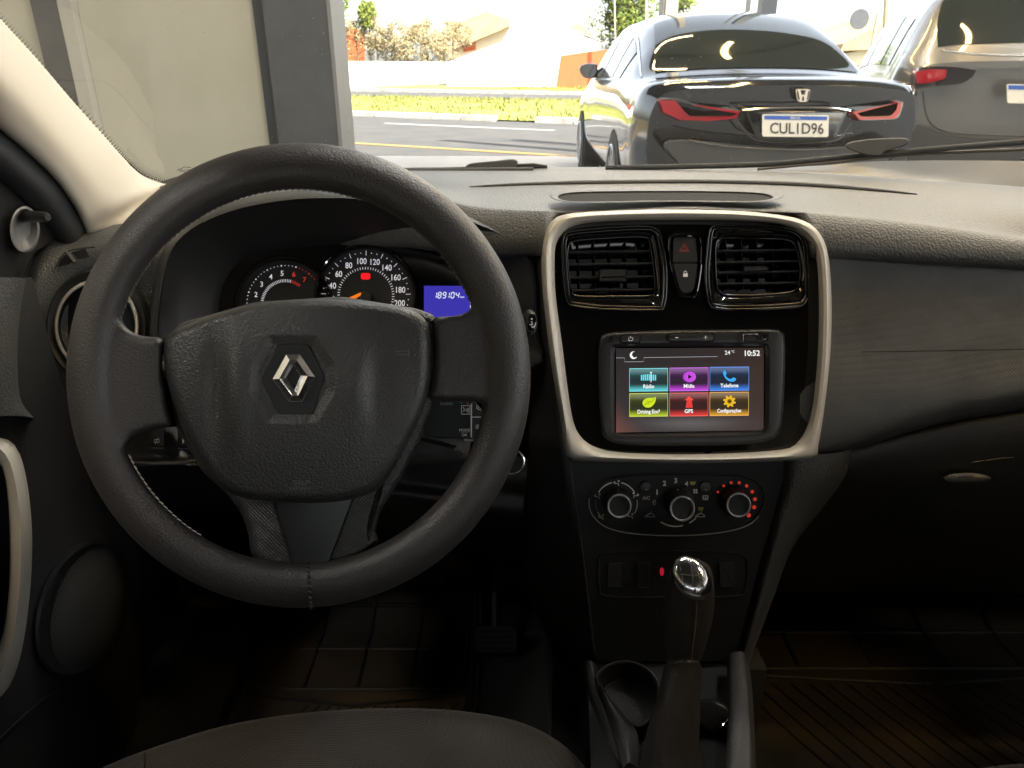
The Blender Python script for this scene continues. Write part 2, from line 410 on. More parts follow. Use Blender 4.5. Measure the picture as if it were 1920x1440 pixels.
road_strip('far_road', 26.7, 34, -.004, M['asphalt'])
sheet('pavement', -14, 6.8, 30, 10.4, 0.002, M['paving'])
sheet('floor', -8, -14, 12, 6.8, 0.004, M['floort'])
mb = MB()
for a in range(-60, 60, 7):
    for s0, s1, a0, a1 in ((13.35, 13.5, a, a + 4.2),):
        q = [N30 * s0 + E30 * a0, N30 * s0 + E30 * a1, N30 * s1 + E30 * a1, N30 * s1 + E30 * a0]
        mb.add([p + Vector((0, 0, .001)) for p in q], [(0, 1, 2, 3)])
q = [N30 * 9.3 - E30 * 30, N30 * 9.3 + E30 * 30, N30 * 9.45 + E30 * 30, N30 * 9.45 - E30 * 30]
mb.add([p + Vector((0, 0, .004)) for p in q], [(0, 1, 2, 3)], 1)
mb.build('road_markings', [M['roadwhite'], M['roadyellow']], smooth=False)['kind'] = 'structure'
def kerb(name, s0, s1, h, m, seg=1.0, jit=0.0):
    mb = MB(); a = -45
    while a < 40:
        L = seg * rnd.uniform(.85, 1.1)
        if rnd.random() < .9:
            c = N30 * ((s0 + s1) / 2 + rnd.uniform(-jit, jit)) + E30 * (a + L / 2)
            box(mb, (c.x, c.y, h / 2 - .01), (L * .96, s1 - s0, h + rnd.uniform(-.02, .02)), rot=R(-30))
        a += L
    o = mb.build(name, m, smooth=False); o['kind'] = 'structure'; return o
kerb('kerb', 15.25, 15.45, .13, M['kerb'], 1.0)
kerb('far_kerb', 33.95, 34.2, .16, M['kerb'], 1.2, .05)
# grass: median and far verge
def grass(name, s0, s1, hump, m, label, seed):
    mb = MB(); na, ns = 150, 14; vs = []; rr = random.Random(seed)
    for i in range(na + 1):
        a = -60 + 100 * i / na
        for j in range(ns + 1):
            t = j / ns; s = s0 + (s1 - s0) * t
            p = N30 * s + E30 * a
            vs.append(p + Vector((0, 0, .03 + hump * math.sin(math.pi * t) * (.7 + .5 * mnoise.noise(p * .15)) + .05 * mnoise.noise(p * 1.3))))
    mb.add(vs, [(i * (ns + 1) + j, (i + 1) * (ns + 1) + j, (i + 1) * (ns + 1) + j + 1, i * (ns + 1) + j + 1) for i in range(na) for j in range(ns)])
    for k in range(9000):
        a = rr.uniform(-22, 14); s = rr.uniform(s0, s1); p = N30 * s + E30 * a
        t = (s - s0) / (s1 - s0); z = .02 + hump * math.sin(math.pi * t) * (.7 + .5 * mnoise.noise(p * .15))
        an = rr.uniform(0, 6.28); wv = Vector((math.cos(an), math.sin(an), 0)) * .03; h = rr.uniform(.05, .16)
        q = p + Vector((0, 0, z)); mb.add([q - wv, q + wv, q + Vector((rr.uniform(-.05, .05), rr.uniform(-.05, .05), h))], [(0, 1, 2)])
    o = mb.build(name, m, smooth=False); tag(o, label, 'grass', kind='stuff'); return o
grass('grass', 15.4, 26.7, .16, M['grass'], 'bright green grass strip between the two roads', 1)
grass('grass', 34.1, 41, .45, M['grass'], 'green and dry grass verge in front of the white wall across the far road', 2)

# --- showroom
mb = MB(); box(mb, (1.5, -2.8, 4.1), (15, 22.4, .16)); mb.build('ceiling', M['ceil'], smooth=False)['kind'] = 'structure'
YF = 4.3
def xbox(mb, x0, x1, y0, y1, z0, z1, mat=0): box(mb, ((x0 + x1) / 2, (y0 + y1) / 2, (z0 + z1) / 2), (x1 - x0, y1 - y0, z1 - z0), mat)
wl_ = thing('showroom_wall', 'greenish beige panelled wall with dark steel posts at the left of the windscreen', 'wall', (-2.3, YF, 0))
mb = MB(); xbox(mb, -2.275, -1.352, YF, YF + .05, .01, 4.0); mb.build('wall_panel', M['panelb'], wl_, smooth=False)
mb = MB(); xbox(mb, -4.6, -2.49, YF, YF + .05, .01, 4.0); mb.build('wall_panel', M['panelb'], wl_, smooth=False)
mb = MB(); xbox(mb, -2.49, -2.347, YF - .05, YF + .08, .01, 4.0); mb.build('post', M['steel'], wl_, smooth=False)
mb = MB(); xbox(mb, -2.347, -2.277, YF - .06, YF + .06, .01, 4.0); mb.build('edge_trim', M['steellight'], wl_, smooth=False)
mb = MB(); xbox(mb, -1.350, -1.285, YF - .03, YF + .07, .01, 4.0); mb.build('edge_trim', M['steelblue'], wl_, smooth=False)
cl_ = thing('steel_column', 'wide dark grey steel column beside the showroom opening', 'column', (-1.1, YF, 0))
mb = MB(); xbox(mb, -1.283, -.953, YF - .08, YF + .25, .01, 4.0); mb.build('shaft', M['steel'], cl_, smooth=False)
mb = MB(); xbox(mb, -.952, -.932, YF - .085, YF + .25, .01, 4.0); mb.build('edge_trim', mat('mid_grey_trim', (.15, .155, .16), .5), cl_, smooth=False)
side = MB(); xbox(side, -4.75, -4.6, -13.9, YF + .05, .01, 4.0); tag(side.build('side_wall', M['panelb'], loc=(-4.7, -5, 0), smooth=False), 'plain beige side wall of the showroom at the far left', 'wall')
def ledbar(i, p0, p1, amber):
    p0, p1 = Vector(p0), Vector(p1); d = p1 - p0; c = (p0 + p1) / 2
    t = thing('ceiling_lamp', '%s strip lamp of the hexagon pattern under the showroom ceiling' % ('amber' if amber else 'white'), 'lamp', (c.x, c.y, 4.0), 'strip lamps on the showroom ceiling')
    mb = MB(); box(mb, (c.x, c.y, 3.975), (d.length, .10, .06), rot=math.atan2(d.y, d.x)); mb.build('housing', M['steellight'], t, smooth=False)
    mb = MB(); box(mb, (c.x, c.y, 3.930), (d.length * .97, .075, .026), rot=math.atan2(d.y, d.x)); mb.build('tube', M['ledy'] if amber else M['ledw'], t, smooth=False)
k = 0
for hx, hy, amb in ((.6, -2.6, 1), (3.4, -1.0, 1), (.8, 1.2, 0), (3.6, 2.6, 1), (-2.2, -.6, 0), (1.3, 7.0, 1), (3.9, 5.6, 1), (1.2, 4.2, 0)):
    for j in range(6):
        a0, a1 = R(60 * j), R(60 * j + 60); r_ = 1.0
        if (j + k) % 3 == 2: continue
        ledbar(k, (hx + r_ * math.cos(a0), hy + r_ * math.sin(a0), 0), (hx + r_ * math.cos(a1), hy + r_ * math.sin(a1), 0), amb if j % 4 else 1 - amb)
    k += 1
def post(x, w_, m, label):
    mb = MB(); xbox(mb, x - w_ / 2, x + w_ / 2, 10.2, 10.2 + w_, 0.002, 5.2); tag(mb.build('steel_post', m, loc=(x, 10.2, 0), smooth=False), label, 'post', 'posts of the shop front behind the sedan')
post(1.86, .05, M['steel'], 'thin dark post, leftmost of those rising behind the roof of the dark sedan')
post(1.99, .15, M['pole'], 'beige post rising behind the left side of the sedan roof')
post(2.94, .05, M['steel'], 'thin dark post rising behind the fin antenna of the sedan')
post(3.20, .19, M['steelblue'], 'thick dark post, rightmost of those rising behind the sedan roof')

# --- far walls and houses
def prism(mb, o, Y, th, mat=0):
    f = [WY(u, v, Y) for u, v in o]; n = len(f); vs = f + [p + Vector((0, th, 0)) for p in f]
    mb.add(vs, [tuple(range(n)), tuple(range(n, 2 * n))] + [(i, (i + 1) % n, n + (i + 1) % n, n + i) for i in range(n)], mat)
def base(u, Y):      # pixel row where the ground is seen at distance Y
    return 720 - FPX * math.tan(PITCH - math.atan(CAMZ / Y))
def wallthing(name, label, cat, o, Y, th, m):
    mb = MB(); prism(mb, o, Y, th); c = WY(sum(p[0] for p in o) / len(o), base(0, Y), Y)
    return tag(mb.build(name, m, loc=c, smooth=False), label, cat)
wallthing('boundary_wall', 'long low white wall across the far road', 'wall', [(560, 114), (853, 117), (853, base(0, 45)), (560, base(0, 45))], 45.5, .3, M['whitewall'])
wallthing('brick_wall', 'orange brick wall beside the white house, left of the sedan mirror', 'wall', [(1052, 104), (1110, 96), (1190, 88), (1190, base(0, 42)), (1041, base(0, 42))], 42, .3, M['brick'])
wallthing('brick_wall', 'small orange brick wall behind the dry hedge at the far left', 'wall', [(560, 40), (655, 52), (683, 58), (683, 118), (560, 118)], 52, .3, M['brick'])
h = thing('house', 'bright white house with a sloping top behind the white wall', 'house', WY(990, base(0, 44), 44))
mb = MB(); prism(mb, [(838, 118), (942, 78), (960, 46), (1005, 26), (1067, 58), (1128, 80), (1128, 98), (1052, 106), (1046, base(0, 44)), (838, base(0, 44))], 44, 7); mb.build('wall', M['whitewall'], h, smooth=False)
mb = MB(); prism(mb, [(955, 43), (1006, 22), (1072, 54), (1132, 77), (1132, 79), (1070, 57), (1006, 25), (957, 46)], 44.05, 7.4); mb.build('roof', M['whitewall'], h, smooth=False)
h = thing('house', 'tan tiled gable house behind the hedge, left of the white house', 'house', WY(900, base(0, 58), 58))
mb = MB(); prism(mb, [(845, 100), (848, 78), (912, 28), (960, 46), (950, 118), (845, 118)], 58, 9); mb.build('wall', M['cream'], h, smooth=False)
mb = MB(); prism(mb, [(826, 54), (912, 21), (966, 41), (962, 45), (936, 58), (852, 92), (850, 84)], 57.3, 10); mb.build('roof', M['tile'], h, smooth=False)
mb = MB(); prism(mb, [(869, 84), (892, 76), (892, 93), (869, 97)], 57.9, .1); mb.build('window', M['brick'], h, smooth=False)
h = thing('house', 'cream house with a long tan tiled roof, right of the round sign', 'house', WY(1720, base(0, 32), 32))
mb = MB(); prism(mb, [(1585, 100), (1631, 90), (1822, 27), (1990, 27), (1990, base(0, 32)), (1585, base(0, 32))], 32, 6); mb.build('wall', M['cream'], h, smooth=False)
mb = MB(); prism(mb, [(1575, 96), (1583, 82), (1692, 25), (1822, 18), (1990, 18), (1990, 26), (1826, 26), (1636, 92)], 31.6, 7); mb.build('roof', M['tile'], h, smooth=False)
mb = MB(); prism(mb, [(1672, 96), (1690, 94), (1690, 113), (1672, 113)], 31.9, .1); mb.build('window', M['win'], h, smooth=False)
h = thing('house', 'low house with an orange tiled roof far behind the sedan, left of the round sign', 'house', WY(1570, base(0, 60), 60))
mb = MB(); prism(mb, [(1550, 60), (1602, 60), (1602, 118), (1550, 118)], 60, 6); mb.build('wall', M['cream'], h, smooth=False)
mb = MB(); prism(mb, [(1541, 62), (1556, 50), (1598, 46), (1608, 62)], 59.6, 7); mb.build('roof', M['tileo'], h, smooth=False)
wallthing('low_wall', 'dark grey low wall between the sedan and the grey hatchback', 'wall', [(1560, 121), (1990, 124), (1990, base(0, 22)), (1560, base(0, 22))], 22, .25, M['darkwall'])
wallthing('roof_ridge', 'brown rounded roof top just left of the green tree', 'roof', [(1066, 60), (1070, 50), (1080, 43), (1090, 46), (1100, 54), (1112, 74), (1100, 84), (1070, 70)], 66, 5, M['tile'])
def pole(u0, v0, u1, Y, r, m, label, top=-60):
    c0 = WY(u1, base(0, Y), Y); mb = MB(); p1 = WY(u0, v0, Y); d = p1 - c0
    tube(mb, [c0, c0 + d * 1.6], r, 8); return tag(mb.build('utility_pole', m, loc=c0), label, 'pole', 'utility poles along the street')
pole(1152, 0, 1156, 38, .035, M['pole'], 'thin pale pole standing in front of the green tree, left of the sedan roof')
pole(1212, 0, 1210, 40, .07, M['pole'], 'pale pole at the right of the green tree crown')
pole(1664, 0, 1652, 16, .07, M['pole'], 'thick pale pole in front of the cream house, left of the dark low wall end')
pole(1749, 0, 1728, 20, .04, M['bark'], 'thin dark pole in front of the tan roof, right of the thick pale pole')
s_ = thing('round_sign', 'round road sign seen from its dark back on a pale post beside the orange roof', 'sign', WY(1606, base(0, 15), 15))
mb = MB(); c = WY(1612, 36, 15); r_ = 17 * 14 / FPX
for y0, y1 in ((0, .02),):
    vs = [c + Vector((r_ * math.cos(a * math.pi / 16), y0, r_ * math.sin(a * math.pi / 16))) for a in range(32)] + [c + Vector((r_ * math.cos(a * math.pi / 16), y1, r_ * math.sin(a * math.pi / 16))) for a in range(32)]
    mb.add(vs, [tuple(range(32)), tuple(range(32, 64))] + [(i, (i + 1) % 32, 32 + (i + 1) % 32, 32 + i) for i in range(32)])
mb.build('disc', M['steel'], s_)
mb = MB(); b0 = WY(1606, base(0, 15), 15); tube(mb, [b0, Vector((b0.x, b0.y, c.z + .1)) + Vector((0, -.03, 0))], .03, 8); mb.build('post', M['pole'], s_)
# red round-headed bollard by the low wall
b_ = thing('bollard', 'red round-headed bollard between the sedan and the grey hatchback', 'bollard', WY(1676, base(0, 13), 13))
mb = MB(); c = WY(1676, 163, 13)
for k in range(9):
    pass
rings = [[(c + Vector((.085 * math.sin(t * math.pi / 8) * math.cos(a * math.pi / 8), .085 * math.sin(t * math.pi / 8) * math.sin(a * math.pi / 8), .11 * math.cos(t * math.pi / 8)))) for a in range(16)] for t in range(9)]
mb.add([p for r__ in rings for p in r__], [(t * 16 + a, t * 16 + (a + 1) % 16, (t + 1) * 16 + (a + 1) % 16, (t + 1) * 16 + a) for t in range(8) for a in range(16)])
M['redpaint'] = mat('red_paint', (.5, .02, .03), .4); mb.build('head', M['redpaint'], b_)
mb = MB(); tube(mb, [Vector((c.x, c.y, 0.0)), c], .045, 12); mb.build('shaft', M['redpaint'], b_)

# --- trees and shrubs
def leaves(mb, c, rad, n, size, mats, seed, flatten=.8):
    rr = random.Random(seed); cl = []
    for i in range(max(6, n // 60)):
        d = Vector((rr.gauss(0, 1), rr.gauss(0, 1), rr.gauss(0, 1))).normalized() * rr.uniform(.25, .95)
        cl.append((Vector((d.x * rad[0], d.y * rad[1], d.z * rad[2])), rr.uniform(.16, .34)))
    for i in range(n):
        q, s = cl[rr.randrange(len(cl))]
        p = c + q + Vector((rr.gauss(0, s * rad[0] * .5), rr.gauss(0, s * rad[1] * .5), rr.gauss(0, s * rad[2] * .5)))
        a = Vector((rr.gauss(0, 1), rr.gauss(0, 1), rr.gauss(0, 1))).normalized(); b = a.orthogonal().normalized()
        k = size * rr.uniform(.6, 1.3)
        mb.add([p - a * k, p + b * k * .45, p + a * k, p - b * k * .45], [(0, 1, 2, 3)], rr.choice(mats))
def tree(label, u, v, Y, rad, n, size, mats, ml, seed, name='tree', group=None):
    c = WY(u, v, Y); b0 = Vector((c.x, c.y, 0)); t = thing(name, label, 'tree', b0, group)
    mb = MB(); rr = random.Random(seed + 5)
    tr = max(.06, rad[2] * .05); top = c + Vector((0, 0, rad[2] * .3))
    tube(mb, [b0, b0 + (top - b0) * .5 + Vector((rr.uniform(-.1, .1), 0, 0)), top], [tr, tr * .7, tr * .3], 8)
    for k in range(6):
        a = rr.uniform(0, 6.28); st = b0 + (top - b0) * rr.uniform(.45, .85)
        tube(mb, [st, st + Vector((math.cos(a) * rad[0] * .4, math.sin(a) * rad[1] * .4, rad[2] * .25)), st + Vector((math.cos(a) * rad[0] * .75, math.sin(a) * rad[1] * .75, rad[2] * .45))], [tr * .4, tr * .25, tr * .1], 6)
    mb.build('trunk', M['bark'], t)
    mb = MB(); leaves(mb, c, rad, n, size, [0, 0, 1], seed); mb.build('crown', ml, t, smooth=False)
tree('leafy green tree behind the thin poles, left of the sedan roof', 1178, 26, 44, (2.0, 1.6, 2.6), 5200, .13, None, [M['leaf'], M['leaf2']], 11)
tree('green tree crown seen between the shop front posts above the sedan', 1284, -10, 46, (1.0, 1.2, 1.7), 1800, .13, None, [M['leaf'], M['leaf2']], 12)
tree('small bright green pointed tree above the dry hedge', 692, 34, 50, (.8, .8, 1.6), 1500, .12, None, [M['leaf2'], M['leaf']], 13)
tree('green tree partly hidden behind the steel column', 622, 20, 50, (1.0, 1.0, 2.2), 1500, .12, None, [M['leaf'], M['leaf2']], 14)
shr = [(668, 64, 2.0, 1.6), (705, 78, 1.3, 1.5), (732, 72, 1.5, 1.7), (765, 82, 1.5, 1.3), (800, 80, 1.5, 1.4), (832, 90, 1.1, 1.0), (790, 60, 1.7, 1.0), (850, 66, 1.4, 1.0)]
lab = ['dry olive bush in front of the small brick wall', 'dry tan bush below the pointed green tree', 'tall dry bush right of the pointed tree', 'low dry bush in the middle of the hedge behind the white wall',
       'dry bush left of the tan house window', 'small dry bush below the tan house window', 'olive bush at the back of the hedge, left of the tan roof', 'pale dry bush against the tan roof slope']
for i, (u, v, rx, rz) in enumerate(shr):
    tree(lab[i], u, v, 50 + (i > 5) * 3, (rx, 1.0, rz), 1500, .08, None, [M['dry'], M['dry2']], 20 + i, name='shrub', group='dry bushes behind the white wall')

# --- cars outside
M['carblk'] = mat('black_car_paint', (.005, .006, .009), .10, coat=1.0, metal=.0)
M['cargrey'] = mat('grey_metallic_car_paint', (.15, .15, .15), .3, metal=.4, coat=1.0)
M['carglass'] = mat('tinted_car_glass', (.012, .016, .016), .04, coat=.3)
M['lred'] = mat('red_lamp_lens', (.30, .006, .02), .12, coat=1, emit=(1, .02, .03), es=.004)
M['lsmoke'] = mat('smoked_lamp_lens', (.025, .025, .03), .12, coat=1)
M['tyre'] = mat('tyre_rubber', (.02, .02, .02), .8); M['rimm'] = mat('alloy_rim', (.45, .45, .46), .3, metal=.8)
M['pl_white'] = mat('plate_white', (.62, .60, .55), .4); M['pl_blue'] = mat('plate_blue', (.02, .08, .36), .4); M['pl_blk'] = mat('plate_black_letters', (.02, .02, .022), .4)
M['cladding'] = mat('black_bumper_cladding', (.02, .021, .023), .5)
def car(root, st, X0, Y0, paint, wrap=.25, wfade=1.1):
    """st: stations (y, [(x, z)*9]) from the sill to the roof centre"""
    ys = [s[0] for s in st]; K = len(st[0][1])
    def prof(y):
        i = 0
        while i < len(ys) - 2 and y > ys[i + 1]: i += 1
        t = (y - ys[i]) / (ys[i + 1] - ys[i]); t = min(max(t, 0), 1)
        a, b, c, d = st[max(i - 1, 0)][1], st[i][1], st[i + 1][1], st[min(i + 2, len(st) - 1)][1]
        ha = ys[i] - ys[max(i - 1, 0)] or (ys[i + 1] - ys[i]); h0 = ys[i + 1] - ys[i]; hb = ys[min(i + 2, len(ys) - 1)] - ys[i + 1] or h0
        out = []
        for k_ in range(K):
            p = []
            for q in (0, 1):
                m0 = (b[k_][q] - a[k_][q]) / ha if i > 0 else (c[k_][q] - b[k_][q]) / h0
                m1 = (d[k_][q] - c[k_][q]) / hb if i + 2 < len(st) else (c[k_][q] - b[k_][q]) / h0
                m0 = (m0 + (c[k_][q] - b[k_][q]) / h0) / 2 * (1 if i > 0 else 1); m1 = (m1 + (c[k_][q] - b[k_][q]) / h0) / 2
                t2, t3 = t * t, t * t * t
                p.append((2 * t3 - 3 * t2 + 1) * b[k_][q] + (t3 - 2 * t2 + t) * h0 * m0 + (-2 * t3 + 3 * t2) * c[k_][q] + (t3 - t2) * h0 * m1)
            out.append(tuple(p))
        return out
    def S(y, s, off=0):
        """point on the shell: s 0..2(K-1), left sill to right sill"""
        def P(y, s):
            pr = prof(y); full = [(-x, z) for x, z in pr] + [(x, z) for x, z in reversed(pr[:-1])]
            i = min(int(s), len(full) - 2); t = s - i
            a, b, c, d = full[max(i - 1, 0)], full[i], full[i + 1], full[min(i + 3 - 1, len(full) - 1)]
            q = [.5 * ((2 * b[j]) + (-a[j] + c[j]) * t + (2 * a[j] - 5 * b[j] + 4 * c[j] - d[j]) * t * t + (-a[j] + 3 * b[j] - 3 * c[j] + d[j]) * t ** 3) for j in (0, 1)]
            f = max(0, 1 - y / wfade) ** 1.5; yy = y + wrap * min(1.2, (abs(q[0]) / .92)) ** 3 * f
            return Vector((X0 + q[0], Y0 + yy, q[1]))
        p = P(y, s)
        if off:
            du = P(y + .01, s) - P(y - .01, s); dv = P(y, min(s + .02, 2 * K - 2)) - P(y, max(s - .02, 0))
            n = dv.cross(du)
            if n.length > 0:
                n.normalize(); cen = Vector((X0, Y0 + 2.2, .8))
                if n.dot(p - cen) < 0: n = -n
                p = p + n * off
        return p
    def grid(mb, y0, y1, s0, s1, ny, ns, off=0, mat=0, ins=0):
        vs = [S(y0 + (y1 - y0) * i / ny, s0 + (s1 - s0) * j / ns, off) for i in range(ny + 1) for j in range(ns + 1)]
        mb.add(vs, [(i * (ns + 1) + j, i * (ns + 1) + j + 1, (i + 1) * (ns + 1) + j + 1, (i + 1) * (ns + 1) + j) for i in range(ny) for j in range(ns)], mat)
    mb = MB(); grid(mb, ys[0], ys[-1], 0, 2 * K - 2, 90, 64)
    n = 64; mb.f += [tuple(range(n + 1)), tuple(90 * (n + 1) + i for i in range(n + 1))]; mb.m += [0, 0]
    mb.build('body', paint, root, sharp=30)
    return S, grid
def wheel(root, x, y, z, r, side):
    mb = MB(); pts = []
    def disc(rad, x0, x1, mat):
        n = 36; a = [Vector((x0, y + rad * math.cos(2 * math.pi * i / n), z + rad * math.sin(2 * math.pi * i / n))) for i in range(n)]
        b = [Vector((x1, p.y, p.z)) for p in a]; mb.add(a + b, [tuple(range(n)), tuple(range(n, 2 * n))] + [(i, (i + 1) % n, n + (i + 1) % n, n + i) for i in range(n)], mat)
    disc(r, x + side * .0, x - side * .2, 0); w_ = mb.build('wheel', M['tyre'], root)
    mb = MB(); disc(r * .66, x + side * .004, x - side * .02, 0)
    mb.build('rim', M['steelblue'], w_)
    mb = MB()
    for k in range(10):
        a = 2 * math.pi * k / 10
        c, s = math.cos(a), math.sin(a); pw = Vector((0, -s, c)) * .018; d = Vector((0, c, s)); o = Vector((x + side * .01, y, z))
        mb.add([o + d * .03 - pw, o + d * r * .65 - pw * 1.3, o + d * r * .65 + pw * 1.3, o + d * .03 + pw], [(0, 1, 2, 3)])
    tube(mb, [Vector((x + side * .01, y + r * .65 * math.cos(t * .2), z + r * .65 * math.sin(t * .2))) for t in range(32)], .012, 6, True)
    mb.build('rim', M['rimm'], w_)
def YP(o, Yc, wrapf=None):      # outline traced on a rear face -> points at Y given by x
    out = []
    for u, v in o:
        y = Yc(u) if callable(Yc) else Yc
        out.append(WY(u, v, y))
    return out
def lampmesh(mb, o, Yc, th=.03, mat=0, ins=3):
    a = YP(o, Yc); b = [p + Vector((0, -th, 0)) for p in YP(inset(o, ins), Yc)]; n = len(o)
    a = [p + Vector((0, .05, 0)) for p in a]
    mb.add(a + b, [(i, (i + 1) % n, n + (i + 1) % n, n + i) for i in range(n)] + [tuple(range(n, 2 * n))], mat)

X0, Y0 = 1.70, 4.70
t = thing('sedan', 'shiny black sedan with licence plate CUL1D96 parked tail first in front of the windscreen', 'car', (X0, Y0 + 2.4, 0))
st = [(0.0, [(.70, .26), (.80, .40), (.84, .58), (.84, .74), (.82, .85), (.76, .94), (.58, .97), (.30, .985), (0, .99)]),
      (.06, [(.76, .22), (.86, .38), (.89, .58), (.89, .76), (.87, .89), (.80, .975), (.60, 1.003), (.30, 1.017), (0, 1.02)]),
      (.35, [(.80, .20), (.90, .38), (.925, .60), (.92, .80), (.885, .93), (.81, .995), (.64, 1.022), (.32, 1.04), (0, 1.045)]),
      (.76, [(.82, .20), (.91, .38), (.93, .62), (.925, .84), (.885, .965), (.80, 1.02), (.67, 1.045), (.35, 1.065), (0, 1.07)]),
      (1.2, [(.82, .20), (.91, .38), (.93, .62), (.925, .85), (.89, .99), (.76, 1.16), (.62, 1.27), (.35, 1.315), (0, 1.33)]),
      (1.62, [(.82, .20), (.91, .38), (.93, .62), (.925, .85), (.89, .99), (.72, 1.30), (.57, 1.42), (.32, 1.462), (0, 1.475)]),
      (2.5, [(.82, .20), (.91, .38), (.93, .62), (.925, .84), (.89, .98), (.68, 1.38), (.55, 1.47), (.32, 1.50), (0, 1.51)]),
      (3.1, [(.82, .20), (.91, .38), (.93, .62), (.92, .83), (.885, .97), (.70, 1.34), (.56, 1.43), (.32, 1.46), (0, 1.47)]),
      (3.9, [(.82, .20), (.91, .38), (.92, .62), (.91, .80), (.87, .92), (.80, 1.0), (.62, 1.05), (.32, 1.08), (0, 1.09)]),
      (4.6, [(.80, .22), (.88, .38), (.89, .56), (.86, .70), (.80, .78), (.68, .83), (.50, .86), (.28, .88), (0, .89)]),
      (4.85, [(.70, .26), (.76, .38), (.76, .48), (.72, .56), (.66, .62), (.55, .66), (.40, .68), (.22, .69), (0, .70)])]
S, G = car(t, st, X0, Y0, M['carblk'])
def glass(name, y0, y1, s0, s1, ny=24, ns=24, off=.006, m='carglass'):
    mb = MB(); G(mb, y0, y1, s0, s1, ny, ns, off); return mb.build(name, M[m], t, sharp=60)
glass('rear_window', .80, 1.56, 5.82, 10.18)
# side windows as shaped panes; seen mirror-bright from behind
for s0, s1 in ((4.12, 4.92), (12 - .92 + .0, 11.88)):
    for y0, y1 in ((1.34, 1.72), (1.78, 2.52), (2.60, 3.36)):
        glass('window', y0, y1, s0, s1, 12, 6)
mb = MB(); G(mb, .8, 1.9, 4.96, 5.04, 30, 2, .008); G(mb, 1.2, 3.6, 4.02, 4.07, 40, 1, .009); mb.build('chrome_trim', M['chrome'], t)
# rear face fittings
yr = lambda u: Y0 + .02 + .25 * min(1.2, abs((u - 960) / FPX * 4.6 - X0) / .92) ** 3
mb = MB(); lampmesh(mb, cr([(1232, 186), (1262, 184), (1300, 194), (1350, 204), (1392, 206), (1390, 216), (1372, 226), (1330, 228), (1280, 226), (1246, 214)], 4), yr, .045)
l = mb.build('tail_light', M['lsmoke'], t)
mb = MB(); lampmesh(mb, rpoly([(1231, 185), (1266, 186), (1282, 205), (1292, 214), (1370, 214), (1388, 207), (1380, 224), (1330, 229), (1272, 227), (1240, 212)], 3), lambda u: yr(u) - .035, .03); mb.build('red_lens', M['lred'], l)
mb = MB(); lampmesh(mb, cr([(1592, 208), (1620, 202), (1660, 196), (1688, 188), (1686, 208), (1676, 224), (1640, 227), (1604, 226)], 4), yr, .045)
l = mb.build('tail_light', M['lsmoke'], t)
mb = MB(); lampmesh(mb, rpoly([(1592, 209), (1603, 208), (1612, 215), (1664, 214), (1674, 204), (1677, 189), (1689, 188), (1687, 209), (1676, 225), (1606, 227)], 3), lambda u: yr(u) - .035, .03); mb.build('red_lens', M['lred'], l)
YPf = 4.60
def plateT(Y): return lambda u, v, d: WY(u, v, Y + d)
pl = None; mb = MB(); T_ = plateT(YPf); plate(mb, rpoly([(1429, 214), (1554, 216), (1553, 257), (1429, 256)], 4), [(0, .02), (0, 0)], 0, T=T_); pl = mb.build('licence_plate', M['pl_white'], t)
mb = MB(); flat(mb, [(1433, 216.5), (1551, 218.5), (1551, 225.5), (1433, 224)], -.002, T=T_); mb.build('band', M['pl_blue'], pl)
mb = MB(); text(mb, 'CUL1D96', 1494, 240.5, 20, -.003, sx=.86, bold=.014, T=T_, ang=-.6); mb.build('characters', M['pl_blk'], pl)
mb = MB(); text(mb, 'BRASIL', 1492, 221, 4.2, -.003, T=T_, ang=-.6); mb.build('band_lettering', M['pl_white'], pl)
# plate recess, bumper creases, emblem, chrome strip, exhaust trims
mb = MB(); T_ = plateT(4.66); plate(mb, rpoly([(1395, 206), (1590, 206), (1566, 262), (1420, 262)], 10), [(0, .08), (0, .0), (5, -.006)], 0, T=T_); mb.build('plate_recess', M['carblk'], t)
mb = MB(); T_ = plateT(4.625); tube(mb, [T_(u, v, 0) for u, v in cr([(1392, 207), (1440, 203), (1500, 201), (1560, 203), (1594, 208)], 5, False)], .006, 6); mb.build('trunk_strip', M['chromed'], t)
mb = MB(); T_ = plateT(4.672)
loft(mb, [(rpoly([(1491, 167), (1520, 167), (1515, 191), (1496, 191)], 6), .02), (rpoly([(1491, 167), (1520, 167), (1515, 191), (1496, 191)], 6), 0), (rpoly([(1493, 169), (1519, 169), (1515, 189), (1497, 189)], 5), 0), (rpoly([(1493, 169), (1519, 169), (1515, 189), (1497, 189)], 5), .015)], 0, T=T_)
plate(mb, [(1496, 169), (1501, 169), (1503, 177.5), (1509, 177.5), (1511, 169), (1516, 169), (1512, 189), (1508, 189), (1507.5, 181), (1504, 181), (1503.5, 189), (1500, 189)], [(0, .02), (0, .002)], 0, T=T_); mb.build('emblem', M['chromed'], t)
mb = MB(); T_ = plateT(4.66); plate(mb, cr([(1255, 262), (1400, 272), (1500, 276), (1600, 272), (1675, 262), (1672, 300), (1600, 330), (1330, 330), (1262, 300)], 5), [(0, .2), (0, .03), (5, .0)], 0, T=T_); mb.build('lower_bumper', M['cladding'], t)
mb = MB(); T_ = plateT(4.64); tube(mb, [T_(u, v, 0) for u, v in cr([(1290, 262), (1350, 272), (1430, 278), (1500, 280), (1580, 276), (1640, 268)], 5, False)], .006, 6); mb.build('bumper_strip', M['chromed'], t)
mb = MB(); T_ = plateT(4.655); tube(mb, [T_(u, v, 0) for u, v in cr([(1385, 230), (1400, 248), (1422, 264), (1490, 267), (1562, 265), (1582, 250), (1596, 230)], 5, False)], .0045, 6); mb.build('boot_seam', M['cladding'], t)
